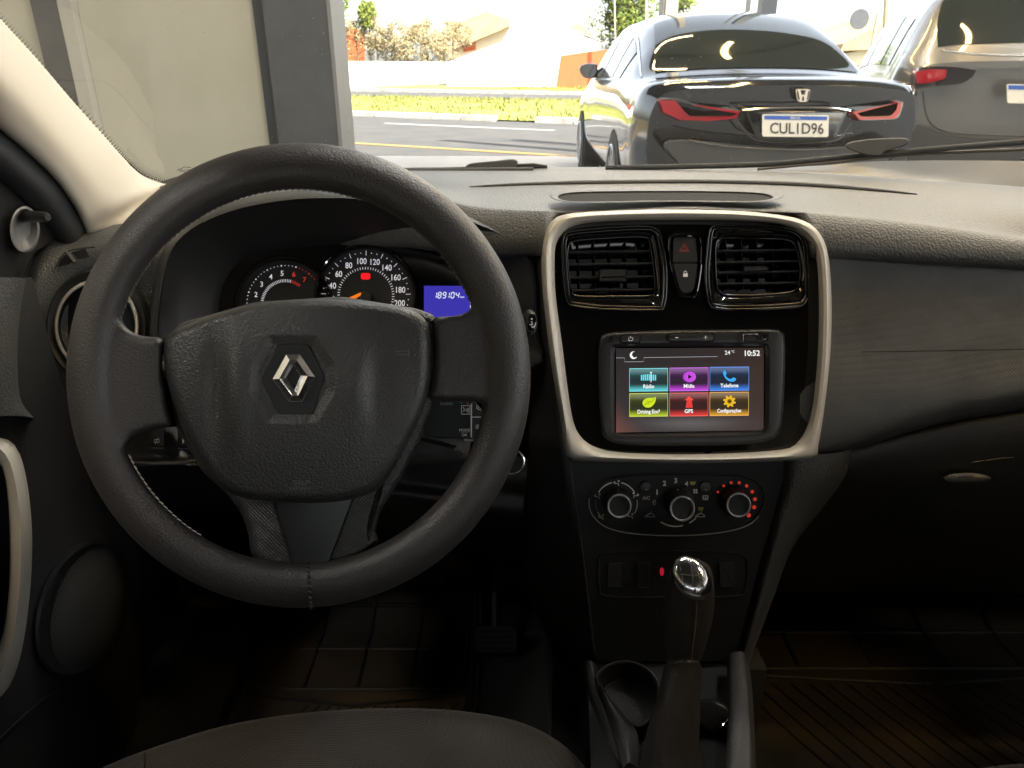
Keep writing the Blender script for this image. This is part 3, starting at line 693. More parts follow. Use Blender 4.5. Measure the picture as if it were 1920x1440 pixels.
mb = MB(); loft(mb, [(rpoly([(1398, 42), (1404, 24), (1412, 26), (1417, 42)], 3), .0), (rpoly([(1401, 42), (1404, 28), (1410, 30), (1414, 42)], 2), .16)], 0, cap0=True, cap1=True, T=plateT(6.3)); mb.build('antenna', M['carblk'], t)
# mirror
mb = MB(); T_ = plateT(7.9); dome(mb, rpoly([(1086, 124), (1100, 118), (1120, 119), (1121, 138), (1112, 148), (1094, 146), (1087, 136)], 5), (1104, 133), [(1, .10), (1.0, 0), (.85, -.02)], 0, T=T_)
plate(mb, rpoly([(1112, 140), (1120, 138), (1150, 156), (1152, 166), (1132, 164)], 3), [(0, .06), (0, .0)], 0, T=T_); mb.build('side_mirror', M['carblk'], t)
for hy in (2.46, 3.40):
    mb = MB(); G(mb, hy, hy + .16, 3.3, 3.4, 4, 2, .02); mb.build('door_handle', M['chrome'], t)
def arch(root, x, y, z, r, side):
    mb = MB(); n = 32; a = [Vector((x, y + r * math.cos(math.pi * 2 * i / n), z + r * math.sin(math.pi * 2 * i / n))) for i in range(n)]
    mb.add(a + [p - Vector((side * .1, 0, 0)) for p in a], [tuple(range(n))] + [(i, (i + 1) % n, n + (i + 1) % n, n + i) for i in range(n)]); mb.build('wheel_arch', M['cladding'], root)
for yy in (Y0 + 1.12, Y0 + 3.92):
    for sd_ in (-1, 1):
        arch(t, X0 + sd_ * .918, yy, .345, .385, sd_); wheel(t, X0 + sd_ * .934, yy, .33, .335, sd_)

X0, Y0 = 3.60, 5.30
t = thing('hatchback', 'grey metallic tall car with smoked tail light parked right of the black sedan', 'car', (X0, Y0, 0))
st = [(0.0, [(.74, .26), (.82, .42), (.85, .62), (.85, .80), (.83, .95), (.80, 1.08), (.62, 1.12), (.30, 1.13), (0, 1.13)]),
      (.06, [(.78, .24), (.88, .42), (.91, .64), (.91, .84), (.89, 1.00), (.84, 1.12), (.64, 1.17), (.30, 1.18), (0, 1.18)]),
      (.30, [(.80, .22), (.90, .42), (.925, .66), (.92, .88), (.90, 1.04), (.82, 1.25), (.66, 1.40), (.33, 1.44), (0, 1.45)]),
      (.52, [(.82, .22), (.91, .42), (.93, .66), (.92, .88), (.90, 1.06), (.78, 1.38), (.62, 1.58), (.33, 1.64), (0, 1.655)]),
      (.80, [(.82, .22), (.91, .42), (.93, .66), (.92, .88), (.90, 1.06), (.76, 1.44), (.62, 1.62), (.33, 1.68), (0, 1.69)]),
      (2.2, [(.82, .22), (.91, .42), (.93, .66), (.92, .88), (.90, 1.06), (.76, 1.46), (.62, 1.64), (.33, 1.70), (0, 1.71)]),
      (3.0, [(.82, .22), (.91, .42), (.92, .66), (.91, .86), (.88, 1.02), (.80, 1.2), (.62, 1.35), (.33, 1.40), (0, 1.41)]),
      (3.5, [(.82, .22), (.90, .42), (.91, .62), (.90, .80), (.86, .92), (.78, 1.0), (.6, 1.05), (.33, 1.08), (0, 1.09)]),
      (4.2, [(.72, .26), (.80, .40), (.80, .52), (.78, .64), (.72, .74), (.62, .80), (.48, .83), (.25, .85), (0, .86)])]
S, G = car(t, st, X0, Y0, M['cargrey'], wrap=.22)
glass('rear_window', .12, .46, 5.9, 10.1)
for s0, s1 in ((4.15, 5.0), (11.0, 11.85)):
    for y0, y1 in ((.75, 1.2), (1.26, 2.0), (2.06, 2.9)): glass('window', y0, y1, s0, s1, 12, 6)
yr = lambda u: Y0 - .0 + .22 * min(1.2, abs((u - 960) / FPX * 5.2 - X0) / .92) ** 3
mb = MB(); lampmesh(mb, cr([(1727, 150), (1734, 128), (1750, 122), (1800, 122), (1840, 128), (1844, 134), (1836, 148), (1815, 160), (1780, 164), (1745, 168), (1728, 170)], 4), yr, .05); l = mb.build('tail_light', M['lsmoke'], t)
mb = MB(); lampmesh(mb, rpoly([(1733, 132), (1768, 127), (1800, 128), (1796, 150), (1768, 158), (1736, 162)], 6), lambda u: yr(u) - .04, .02); mb.build('red_lens', M['lred'], l)
mb = MB(); T_ = plateT(Y0 - .05); tube(mb, [T_(u, v, 0) for u, v in cr([(1795, 93), (1850, 101), (1930, 104), (2050, 104)], 5, False)], .008, 6); mb.build('chrome_trim', M['chrome'], t)
mb = MB(); plate(mb, rpoly([(1902, 158), (2010, 160), (2008, 196), (1902, 194)], 4), [(0, .03), (0, 0)], 0, T=T_); pl = mb.build('licence_plate', M['pl_white'], t)
mb = MB(); flat(mb, [(1905, 160), (2008, 162), (2008, 170), (1905, 168)], -.003, T=T_); mb.build('band', M['pl_blue'], pl)
mb = MB(); plate(mb, cr([(1725, 240), (1800, 256), (1900, 262), (2100, 262), (2100, 330), (1740, 330)], 4), [(0, .2), (0, .03), (5, 0)], 0, T=T_); mb.build('lower_bumper', M['cladding'], t)
mb = MB(); tube(mb, [T_(u, v, .0) for u, v in cr([(1758, 172), (1762, 215), (1775, 240), (1810, 252), (1900, 256), (2060, 256)], 5, False)], .006, 6); mb.build('tailgate_seam', M['cladding'], t)
for yy in (Y0 + .95, Y0 + 3.4):
    for sd_ in (-1, 1):
        arch(t, X0 + sd_ * .918, yy, .345, .385, sd_); wheel(t, X0 + sd_ * .934, yy, .33, .335, sd_)

t.rotation_euler.z = R(-17)
# ================================================================== CAR CABIN
# --- shell: floor carpet, firewall, sills (what keeps the footwells dark)
M['ring'] = mat('satin_chrome_ring', (.72, .72, .72), .34, metal=.6)
M['rubber'] = mat('wiper_rubber', (.010, .011, .013), .6, spec=.25)
t = thing('car_shell', 'black carpeted floor and firewall of the car cabin, dark in the footwells', 'car floor', (.184, .6, .22))
mb = MB(); xbox(mb, -.56, .98, -.75, 1.42, .21, .235); mb.build('floor_carpet', M['carpet'], t, smooth=False)
mb = MB(); xbox(mb, -.56, .98, 1.36, 1.42, .236, .84); xbox(mb, -.60, 1.0, 1.12, 1.34, .80, .86); mb.build('firewall', M['carpet'], t, smooth=False)
mb = MB(); xbox(mb, -.552, .928, 1.09, 1.11, .62, .885); xbox(mb, -.60, .98, 1.05, 1.42, .886, .892); mb.build('light_baffle', M['carpet'], t, smooth=False)  # unseen plates added under the pad to keep light out of the footwells
mb = MB(); xbox(mb, .93, .98, -.75, 1.36, .236, .80); mb.build('door_sill', M['matte'], t, smooth=False)
mb = MB(); xbox(mb, -.585, -.553, -.75, 1.42, .20, .90); mb.build('kick_panel', M['carpet'], t, smooth=False)
mb = MB(); xbox(mb, .05, .31, .68, 1.36, .236, .40); mb.build('tunnel', M['carpet'], t, smooth=False)

t = thing('car_roof', 'roof lining with pillars of the car cabin above and behind the driver', 'car roof', (.184, -.5, 1.3))
M['liner'] = mat('grey_headliner', (.14, .13, .115), .9)
mb = MB(); patch(mb, [[(x, y, 1.30 + .05 * (1 - ((x - .184) / .62) ** 2) - (.05 if y > .5 else 0)) for x in (-.48, -.2, .184, .57, .85)] for y in (.60, .3, -.3, -1.0, -1.9)], 4, 4, T=lambda a, b, c: Vector((a, b, c))); mb.build('headliner', M['liner'], t, sharp=80)
for sx in (-1, 1):
    xs = .184 + sx * .70; xt = .184 + sx * .64
    mb = MB()
    for y0, y1 in ((-.12, -.28), (-1.05, -1.35)):
        vs = [Vector((xs + sx * a, y, .90)) for a in (0, .03) for y in (y0, y1)] + [Vector((xt + sx * a, y, 1.32)) for a in (0, .03) for y in (y0, y1)]
        mb.add(vs, [(0, 1, 3, 2), (4, 5, 7, 6), (0, 1, 5, 4), (2, 3, 7, 6), (0, 2, 6, 4), (1, 3, 7, 5)])
    mb.build('pillar', M['liner'], t, smooth=False)
t = thing('cabin_lining', 'inner side panels of the car cabin below the windows', 'cabin lining', (.184, -.6, .5))
mb = MB(); xbox(mb, -.60, -.57, -1.9, -.75, .24, .92); mb.build('panel', M['matte'], t, smooth=False)
mb = MB(); xbox(mb, .95, .98, -1.9, 1.42, .81, .92); xbox(mb, .95, .98, -1.9, -.76, .24, .80); mb.build('panel', M['matte'], t, smooth=False)
mb = MB(); xbox(mb, -.56, .94, -1.93, -1.90, .24, .98); mb.build('rear_panel', M['matte'], t, smooth=False)
mb = MB(); xbox(mb, -.50, .90, -1.5, -.95, .24, .55); xbox(mb, -.50, .90, -1.6, -1.45, .56, 1.02); tag(mb.build('rear_bench', M['seat'], loc=(.184, -1.3, .24), smooth=False), 'dark fabric rear bench of the car', 'seat')

# --- dashboard ----------------------------------------------------
dash = thing('dashboard', 'black grained plastic dashboard with silver framed centre stack, spanning the car', 'dashboard', (.184, .85, .75))
# upper pad, right of and around the instrument hood
cols_u = [300, 360, 440, 560, 660, 760, 880, 960, 1005, 1030, 1056, 1100, 1200, 1300, 1400, 1480, 1518, 1545, 1575, 1640, 1720, 1850, 1990, 2150, 2400, 2750]
def lerp(x, xs, ys):
    if x <= xs[0]: return ys[0]
    for i in range(len(xs) - 1):
        if x <= xs[i + 1]: return ys[i] + (ys[i + 1] - ys[i]) * (x - xs[i]) / (xs[i + 1] - xs[i])
    return ys[-1]
def zrow(vx, vy, z, dz=0):
    r = []
    for u in cols_u:
        v = lerp(u, vx, vy); zz = z if not callable(z) else z(u)
        d = (zz - CAMZ) / (-SP + CP * (720 - v) / FPX); r.append((u, v, d))
    return r
back = [(60, 350), (330, 345), (760, 316), (1300, 317), (1500, 323), (1700, 337), (1920, 352), (2150, 372)]
bx, by = zip(*back)
ZT = .925
r0 = zrow(bx, by, ZT - .01)
r0b = [(u, v - 1, d + .12) for u, v, d in r0]
r1 = zrow([60, 760, 960, 1300, 1500, 1720, 1920, 2150], [372, 334, 338, 337, 341, 357, 376, 400], ZT)
r2 = zrow([60, 760, 960, 1040, 1300, 1500, 1720, 1920, 2150], [400, 352, 362, 358, 354, 362, 378, 400, 426], ZT + .002)
def dd(v, u0, d0): return d0
lipx = [60, 560, 760, 880, 960, 1040, 1300, 1500, 1720, 1920, 2150]
r3 = [(u, lerp(u, lipx, [430, 372, 356, 380, 388, 391, 385, 392, 412, 438, 470]), lerp(u, lipx, [1.0, .86, .84, .83, .815, .80, .79, .79, .775, .76, .74])) for u in cols_u]
r4 = [(u, lerp(u, lipx, [440, 380, 366, 396, 402, 402, 396, 404, 426, 452, 486]), lerp(u, lipx, [1.0, .86, .825, .805, .79, .775, .765, .765, .75, .735, .715])) for u in cols_u]
r5 = [(u, lerp(u, lipx, [470, 420, 420, 440, 446, 440, 430, 446, 466, 478, 510]), lerp(u, lipx, [1.0, .86, .82, .80, .785, .765, .758, .758, .742, .728, .71])) for u in cols_u]
r6 = [(u, lerp(u, lipx, [500, 460, 460, 476, 478, 474, 460, 476, 492, 502, 530]), lerp(u, lipx, [1.02, .87, .83, .81, .795, .77, .765, .765, .75, .735, .72])) for u in cols_u]
def tuck(r, v2, d2):      # the pad dips behind the silver frame
    return [((u, v2 if v2 < v else v, max(d, d2)) if 1050 < u < 1500 else (u, v, d)) for u, v, d in r]
r4 = tuck(r4, 401, .778); r5 = tuck(r5, 408, .81); r6 = tuck(r6, 414, .84)
r7 = [(u, v + 4, d + .02) for u, v, d in r6]
mb = MB(); patch(mb, [r0b, r0, r1, r2, r3, r4, r5, r6, r7], 5, 5); top = mb.build('upper_pad', M['dash'], dash, sharp=60)
# windscreen vent slot sunk in the pad: a raised lip ring with dark slot
def on_pad(u, v, lift=.004):    # depth on the nearly level pad
    return (ZT + lift - CAMZ) / (-SP + CP * (720 - v) / FPX)
o = cr([(1030, 366), (1050, 357), (1110, 353), (1290, 351), (1430, 355), (1468, 364), (1455, 375), (1400, 379), (1250, 378), (1110, 380), (1050, 377)], 6)
i_ = cr([(1046, 369), (1062, 362), (1115, 359), (1290, 358), (1415, 361), (1448, 368), (1440, 374), (1395, 377), (1250, 376), (1110, 378), (1060, 376)], 6)
mb = MB(); loft(mb, [(o, .0), (inset(o, 1.5), -.004), (i_, -.003), (i_, .012)], lambda u, v: on_pad(u, v, .016)); mb.build('vent_surround', M['dash'], dash)
mb = MB(); flat(mb, i_, lambda u, v: on_pad(u, v, .0148)); mb.build('vent_slot', M['carpet'], dash)
# long shallow groove behind the vent
mb = MB(); pts = cr([(880, 350), (960, 346), (1100, 342.5), (1300, 341), (1450, 344), (1560, 350), (1660, 358), (1720, 364)], 6, False)
tube(mb, [W(u, v, on_pad(u, v, .0028)) for u, v in pts], [.0035 * min(1, .15 + 3 * min(i, len(pts) - 1 - i) / len(pts)) for i in range(len(pts))], 8); mb.build('seam', M['dashlow'], dash)
# passenger panel
pu = [1500, 1560, 1640, 1740, 1850, 1960, 2120, 2400, 2700]
def prow(vs, ds): return [(u, lerp(u, [1500, 1560, 1740, 1920, 2120], vs), lerp(u, [1500, 1560, 1740, 1920, 2120], ds)) for u in pu]
mb = MB(); patch(mb, [prow([472, 474, 488, 500, 520], [.785, .78, .765, .75, .735]), prow([480, 482, 496, 508, 528], [.778, .774, .757, .742, .727]), prow([540, 545, 555, 565, 585], [.780, .777, .76, .745, .731]),
                      prow([640, 645, 652, 655, 665], [.775, .772, .757, .74, .73]), prow([740, 745, 735, 720, 720], [.768, .765, .752, .735, .72]), prow([835, 832, 780, 745, 745], [.772, .77, .757, .74, .725]),
                      prow([862, 852, 798, 762, 762], [.79, .785, .772, .755, .74]), prow([868, 858, 804, 768, 766], [.83, .82, .80, .78, .76])], 6, 6); mb.build('passenger_panel', M['weave'], dash, sharp=60)
mb = MB(); line(mb, [(1616, 660), (1760, 658), (1920, 655), (2100, 653)], 1.6, lambda u, v: lerp(u, [1500, 1560, 1740, 1920, 2120], [.775, .772, .757, .74, .73]) - .0035, 0); mb.build('airbag_seam', M['carpet'], dash, smooth=False)
# glove box and lower passenger side
def grow(v0, ds, u0):
    return [(u, lerp(u, [1590, 1740, 1920, 2120], v0), lerp(u, [1590, 1740, 1920, 2120], ds)) for u in (u0, u0 + 50, 1740, 1850, 1960, 2120, 2400, 2700)]
mb = MB(); patch(mb, [grow([838, 800, 764, 762], [.80, .785, .77, .76], 1590), grow([850, 812, 776, 774], [.79, .775, .76, .75], 1594), grow([890, 866, 840, 835], [.80, .785, .77, .76], 1586), grow([930, 930, 920, 920], [.84, .82, .81, .80], 1552),
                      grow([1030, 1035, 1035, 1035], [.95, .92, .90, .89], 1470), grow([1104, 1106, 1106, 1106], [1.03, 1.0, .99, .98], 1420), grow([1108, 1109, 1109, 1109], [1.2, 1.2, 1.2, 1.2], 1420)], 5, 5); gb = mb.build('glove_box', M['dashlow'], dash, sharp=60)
mb = MB(); dome(mb, ell(1812, 897, 46, 11, 28), (1812, 897), [(1, .012), (1, .0), (.9, -.004), (.5, -.006)], .778); mb.build('latch', M['dashlow'], gb)
mb = MB(); tube(mb, [W(u, v, .775) for u, v in cr([(1822, 867), (1850, 863), (1880, 859), (1900, 858)], 3, False)], .0006, 6); mb.build('seam', M['console'], gb)
# centre stack flanks
mb = MB(); patch(mb, [[(1468, 850, .775), (1500, 852, .762), (1560, 850, .768), (1597, 842, .79), (1600, 842, .86)], [(1468, 900, .782), (1490, 905, .768), (1545, 900, .775), (1586, 890, .80), (1590, 890, .86)],
                      [(1452, 960, .79), (1472, 962, .776), (1510, 958, .786), (1538, 950, .81), (1545, 950, .87)], [(1432, 1030, .797), (1450, 1032, .783), (1474, 1030, .793), (1484, 1028, .82), (1486, 1028, .9)],
                      [(1408, 1120, .805), (1425, 1122, .790), (1442, 1122, .80), (1448, 1122, .825), (1450, 1122, .92)], [(1382, 1215, .81), (1396, 1220, .797), (1404, 1222, .805), (1410, 1224, .83), (1412, 1224, .94)],
                      [(1372, 1245, .815), (1385, 1250, .80), (1395, 1252, .81), (1400, 1254, .83), (1402, 1254, .96)]], 6, 6); mb.build('centre_stack_flank', M['dash'], dash, sharp=70, label='right flank of the centre stack, narrowing downwards')
mb = MB(); patch(mb, [[(985, 470, .84), (1004, 480, .80), (1030, 485, .775), (1045, 486, .78)], [(985, 600, .84), (1006, 600, .805), (1030, 600, .775), (1050, 600, .78)], [(990, 720, .84), (1014, 720, .81), (1040, 720, .78), (1060, 720, .785)],
                      [(990, 860, .85), (1000, 860, .82), (1050, 860, .785), (1076, 868, .782)], [(980, 980, .87), (1010, 975, .83), (1070, 968, .792), (1092, 970, .79)], [(985, 1100, .90), (1040, 1090, .84), (1092, 1090, .80), (1106, 1090, .798)],
                      [(1030, 1200, .95), (1070, 1200, .86), (1106, 1210, .81), (1116, 1215, .808)], [(1050, 1260, .97), (1085, 1260, .87), (1118, 1262, .82), (1125, 1262, .818)]], 6, 6); mb.build('centre_stack_flank', M['dashlow'], dash, sharp=70, label='left flank of the centre stack beside the steering wheel')
# lower driver side
mb = MB(); patch(mb, [[(60, 740, .86), (150, 745, .86), (240, 800, .87), (380, 800, .88), (700, 820, .88), (1000, 860, .86)], [(60, 780, .86), (150, 800, .86), (240, 850, .865), (380, 856, .87), (700, 880, .88), (1000, 900, .86)],
                      [(90, 850, .87), (160, 862, .865), (246, 872, .855), (380, 872, .86), (700, 900, .88), (1000, 930, .87)], [(120, 900, .88), (180, 900, .88), (255, 884, .865), (380, 882, .87), (700, 930, .88), (1000, 980, .88)],
                      [(180, 980, .95), (220, 980, .95), (280, 930, .93), (400, 930, .94), (700, 980, .96), (1000, 1040, .95)], [(200, 1010, 1.05), (240, 1010, 1.05), (290, 960, 1.05), (400, 960, 1.06), (700, 1000, 1.08), (1000, 1080, 1.05)]], 5, 5); mb.build('lower_panel', M['smooth'], dash, sharp=60)
mb = MB(); tube(mb, [W(u, v, d) for u, v, d in cr([(236, 866, .856), (262, 868.5, .851), (300, 869, .85), (345, 868, .851), (372, 862, .855)], 5, False)], .0022, 8); mb.build('tray_lip', M['console'], dash)
for (a, b, c, d_) in ((281, 800, 309, 838), (333, 798, 361, 839)):
    mb = MB(); plate(mb, rect(a, b, c, d_, 3), [(0, .02), (0, .0), (1.5, -.001)], .848); s = mb.build('switch', M['matte'], dash)
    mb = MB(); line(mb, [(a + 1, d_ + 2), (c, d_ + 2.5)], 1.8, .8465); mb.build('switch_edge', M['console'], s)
    mb = MB()
    if a < 300: line(mb, [(290, 824), (298, 824), (299, 829), (289, 829)], 1.2, .8462, closed=True); line(mb, [(291, 832), (297, 821)], 1, .8462)
    else: flat(mb, [(342, 822), (348, 827), (342, 832)], .8462)
    mb.build('symbol', M['dimwhite'], s)
# left end of the dash with side vent
mb = MB(); patch(mb, [[(60, 470, .86), (105, 437, .87), (165, 428, .90), (260, 415, .92), (360, 400, .93)], [(50, 500, .84), (95, 462, .85), (165, 450, .87), (260, 440, .87), (360, 440, .87)],
                      [(42, 560, .83), (72, 510, .832), (130, 490, .845), (230, 470, .85), (340, 480, .85)], [(33, 640, .83), (52, 600, .828), (84, 590, .84), (180, 540, .86), (320, 560, .86)],
                      [(32, 720, .83), (48, 700, .828), (82, 700, .84), (180, 700, .86), (300, 700, .86)], [(34, 742, .835), (50, 745, .832), (90, 748, .845), (170, 752, .865), (300, 760, .87)], [(36, 752, .86), (52, 758, .86), (95, 764, .87), (170, 770, .88), (300, 775, .89)]], 6, 6)
mb.build('end_cap', M['dash'], dash, sharp=60)
mb = MB()
for o in ([(106, 502), (112, 488), (124, 476), (138, 492)], [(133, 473), (160, 466), (168, 482), (146, 487)]): flat(mb, rpoly(o, 2), .838)
dv = mb.build('side_window_vent', M['carpet'], dash, smooth=False)
mb = MB(); tube(mb, [W(u, v, .835) for u, v in cr([(105, 504), (112, 486), (126, 472), (150, 466), (178, 463)], 4, False)], .0011, 6); tube(mb, [W(u, v, .834) for u, v in ((124, 472), (141, 493))], .0022, 6)
mb.build('rib', M['console'], dv)
c = (181, 612)
v_ = None; mb = MB(); o = ell(c[0], c[1], 96, 110, 48)
loft(mb, [(o, .02), (ell(*c, 92, 104, 48), .0), (ell(*c, 80, 88, 48), .004)], .832); v_ = mb.build('air_vent', M['smooth'], dash)
mb = MB(); loft(mb, [(ell(*c, 80, 88, 48), .004), (ell(*c, 78, 86, 48), -.003), (ell(*c, 74, 82, 48), -.003), (ell(*c, 72, 80, 48), .006)], .832); mb.build('trim_ring', M['silver'], v_)
mb = MB(); loft(mb, [(ell(*c, 72, 80, 48), .006), (ell(*c, 66, 73, 48), .02)], .832, cap1=True); mb.build('louvre', M['matte'], v_)

# centre stack: piano black fascia with two square vents
bez_out = [(1021, 449), (1031, 422), (1052, 406), (1104, 399), (1243, 394.6), (1382, 397), (1479, 408), (1521, 422), (1542, 446), (1552, 477), (1557, 554), (1555.6, 658), (1545, 762), (1532, 838), (1520, 858), (1417, 864), (1312, 866), (1174, 864), (1080, 861), (1064, 852), (1052, 779), (1035, 675), (1021, 554), (1018, 484)]
bez_in = [(1040, 484), (1043, 456), (1056, 435.5), (1080, 422), (1139, 415), (1278, 412), (1417, 415), (1479, 425), (1514, 449), (1528, 474), (1534, 519), (1535, 623), (1528, 727), (1517, 790), (1496.5, 828), (1462, 843.5), (1312, 851.5), (1174, 849), (1115, 838), (1083, 810.5), (1069.4, 762), (1055.6, 658), (1042, 554)]
cc = (1288, 630); NB = 144
BO = polar(cr(bez_out, 6), cc, NB); BI = polar(cr(bez_in, 6), cc, NB)
def mix(a, b, t): return [((1 - t) * p[0] + t * q[0], (1 - t) * p[1] + t * q[1]) for p, q in zip(a, b)]
DB = .750
mb = MB(); loft(mb, [(inset(BO, -3), .035), (BO, .004), (mix(BO, BI, .12), -.001), (mix(BO, BI, .3), -.0025), (mix(BO, BI, .6), -.001), (mix(BO, BI, .85), .004), (BI, .008), (BI, .022)], DB); mb.build('silver_frame', M['silver'], dash, sharp=50)
vl_out = [(1053, 470), (1055, 446), (1066, 434), (1120, 427), (1208, 423), (1233, 430), (1243, 453), (1250, 500), (1250, 550), (1246, 574), (1238, 582), (1139, 581), (1080, 575), (1064, 567), (1057, 530)]
vl_in = [(1064, 480), (1067, 460), (1078, 453), (1140, 448), (1205, 446), (1217, 455), (1224, 500), (1227, 540), (1220, 552), (1150, 554), (1085, 554), (1072, 546), (1067, 520)]
vr_out = [(1324, 470), (1329, 432), (1342, 422), (1400, 421), (1451, 423), (1490, 430), (1512, 452), (1517, 500), (1518, 546), (1510, 568), (1493, 576), (1399, 581), (1345, 579), (1328, 568), (1321, 520)]
vr_in = [(1342, 480), (1344, 456), (1354, 448), (1410, 449), (1474, 451), (1490, 464), (1499, 495), (1498, 530), (1484, 545), (1430, 550), (1382, 552), (1354, 548), (1345, 530)]
hz_o = [(1255, 450), (1264, 437), (1302, 437), (1314, 450), (1315, 490), (1307, 545), (1298, 557), (1278, 556), (1271, 545), (1257, 490)]
RADIO = cr([(1126, 628), (1138, 623.6), (1200, 621), (1290, 619), (1400, 617.5), (1455, 617.5), (1470, 626), (1471, 700), (1465, 797), (1452, 822), (1400, 833), (1290, 835.5), (1180, 834), (1140, 825), (1128, 800), (1122, 700)], 6)
fas = inset(BI, -2)
def DF(u, v): return .768
mb = MB(); cl_o = (1150, 500); cr_o = (1420, 500)
VLO = polar(cr(vl_out, 6), cl_o, 96); VRO = polar(cr(vr_out, 6), cr_o, 96); VLI = polar(cr(vl_in, 6), cl_o, 96); VRI = polar(cr(vr_in, 6), cr_o, 96)
RO = polar(RADIO, (1296, 726), 96)
holed(mb, fas, [inset(VLO, 1), inset(VRO, 1), inset(RO, 2)], DF); mb.build('fascia', M['gloss'], dash, sharp=60)
for side, O, I, ys, x0, x1, kn in (('left', VLO, VLI, (470, 493, 518, 542), 1066, 1226, (1123, 505, 1174, 529)), ('right', VRO, VRI, (468, 489, 508.5, 529.5), 1344, 1499, (1394, 499, 1441, 513))):
    mb = MB(); loft(mb, [(inset(O, -1), .022), (inset(O, 1.5), -.004), (inset(O, 3.5), -.0065), (inset(O, 6), -.005), (mix(O, I, .55), .004), (mix(O, I, .9), .006), (I, .008), (I, .05)], .766, cap1=True)
    for oo, ddp in ((inset(O, 1.5), -.0055), (inset(O, 7), -.0055), (mix(O, I, .93), .0055)): tube(mb, [W(p[0], p[1], .766 + ddp) for p in oo], .0012, 8, True)  # thin gloss tubes added to catch bright highlight lines round the vents
    vt = mb.build('air_vent', M['gloss'], dash, sharp=50, label='%s square air vent of the centre stack, glossy black surround' % side)
    for y in ys:
        mb = MB(); sl = -.035
        q = [(x0 + 1, y + 2 + (x0 - x0)), (x1 - 1, y - 2 + 2)]
        vs = []
        for (u, v) in q:
            vs += [W(u, v - 1.6, .773), W(u, v + 1.6, .773), W(u, v + 5, .800), W(u, v + 2, .800)]
        mb.add(vs, [(0, 1, 5, 4), (1, 2, 6, 5), (2, 3, 7, 6), (3, 0, 4, 7), (0, 3, 2, 1), (4, 5, 6, 7)]); mb.build('slat', M['smooth'], vt, sharp=30)
    mb = MB()
    for k in range(5):
        u = x0 + (x1 - x0) * (k + .6) / 5.4
        vs = [W(u - .8, ys[0] - 18, .803), W(u + .8, ys[0] - 18, .803), W(u + 4.2, ys[-1] + 12, .803), W(u + 3, ys[-1] + 12, .803)]
        vs += [p + (W(u, 500, .818) - W(u, 500, .803)) for p in vs]; mb.add(vs, [(0, 1, 2, 3), (4, 5, 6, 7), (0, 1, 5, 4), (1, 2, 6, 5), (2, 3, 7, 6), (3, 0, 4, 7)])
    mb.build('fin', M['matte'], vt, smooth=False)
    a, b, c_, d_ = kn
    mb = MB(); plate(mb, rect(a, b, c_, d_, 3), [(0, .025), (0, .002), (1, .0), (2.5, -.0015)], .768); mb.build('slider', M['smooth'], vt)
    mb = MB(); line(mb, [(a + 5, (b + d_) / 2 + 3), (c_ - 1, (b + d_) / 2 + 2)], 3.2, .7662); mb.build('slider_strip', M['chromed'], vt)
hp = None; HO = polar(cr(hz_o, 6), (1285, 495), 72)
mb = MB(); loft(mb, [(inset(HO, -3), .006), (inset(HO, -1), -.003), (inset(HO, 2), -.005), (inset(HO, 4), .0)], .766); tube(mb, [W(p[0], p[1], .7615) for p in HO], .0011, 8, True); hp = mb.build('button_pod', M['gloss'], dash)  # the tube is an added bead that picks up a highlight
mb = MB(); plate(mb, rpoly([(1262, 445), (1304, 445), (1309, 492), (1260, 492.5)], 5), [(0, .01), (0, -.002), (1.5, -.0035)], .766); b = mb.build('button', M['smooth'], hp, label='hazard light button with a red triangle')
mb = MB()
for k in (1, .55): 
    tr = [(1283 + (p[0]) * k, 465 + (p[1] - 1) * k + (1 - k) * 2) for p in ((-8.5, 7), (8.5, 7), (0, -8))]
    line(mb, tr, 1.4, .7618, closed=True)
mb.build('symbol', M['redline'], b)
mb = MB(); plate(mb, rpoly([(1260.5, 494.5), (1309, 494), (1303, 540), (1296, 549), (1279, 549), (1273, 540)], 5), [(0, .01), (0, -.002), (1.5, -.0035)], .766); b = mb.build('button', M['smooth'], hp, label='door lock button with a white padlock')
mb = MB(); flat(mb, rect(1281, 512.5, 1289.5, 519, 1), .7618); line(mb, [(1282.5, 512), (1282.5, 509.5), (1285, 508), (1287.5, 509.5), (1287.5, 512)], 1.2, .7618); mb.build('symbol', M['white'], b)

# climate and switch panel (lower centre stack)
DP = lambda u, v: .779 + .024 * (v - 868) / 357
lowp = rpoly([(1066, 862), (1476, 862), (1472, 880), (1430, 1035), (1384, 1214), (1374, 1232), (1120, 1236), (1108, 1160), (1073, 890)], 3)
mb = MB(); patch(mb, [[(u0 + (u1 - u0) * k / 4, v, DP(0, v)) for k in range(5)] for v, u0, u1 in ((858, 1066, 1478), (900, 1073, 1468), (960, 1083, 1452), (1030, 1092, 1432), (1100, 1101, 1413), (1160, 1109, 1398), (1214, 1114, 1385), (1240, 1120, 1380))], 3, 3)
mb.build('lower_fascia', M['matte'], dash)
mb = MB()
for a in ([(1068, 866), (1080, 950), (1092, 1035), (1107, 1160), (1115, 1225)], ):
    tube(mb, [W(u, v, DP(u, v) - .001) for u, v in cr(a, 4, False)], .0009, 6)
mb.build('seam', M['console'], dash)
mb = MB()
tube(mb, [W(u, v, DP(u, v) - .0005) for u, v in cr([(1130, 1040), (1180, 1035), (1260, 1034), (1340, 1035), (1385, 1038), (1400, 1050), (1402, 1080), (1396, 1108), (1380, 1118), (1260, 1120), (1140, 1118), (1124, 1100), (1122, 1055)], 5)], .0012, 6, True)
mb.build('switch_recess', M['carpet'], dash)
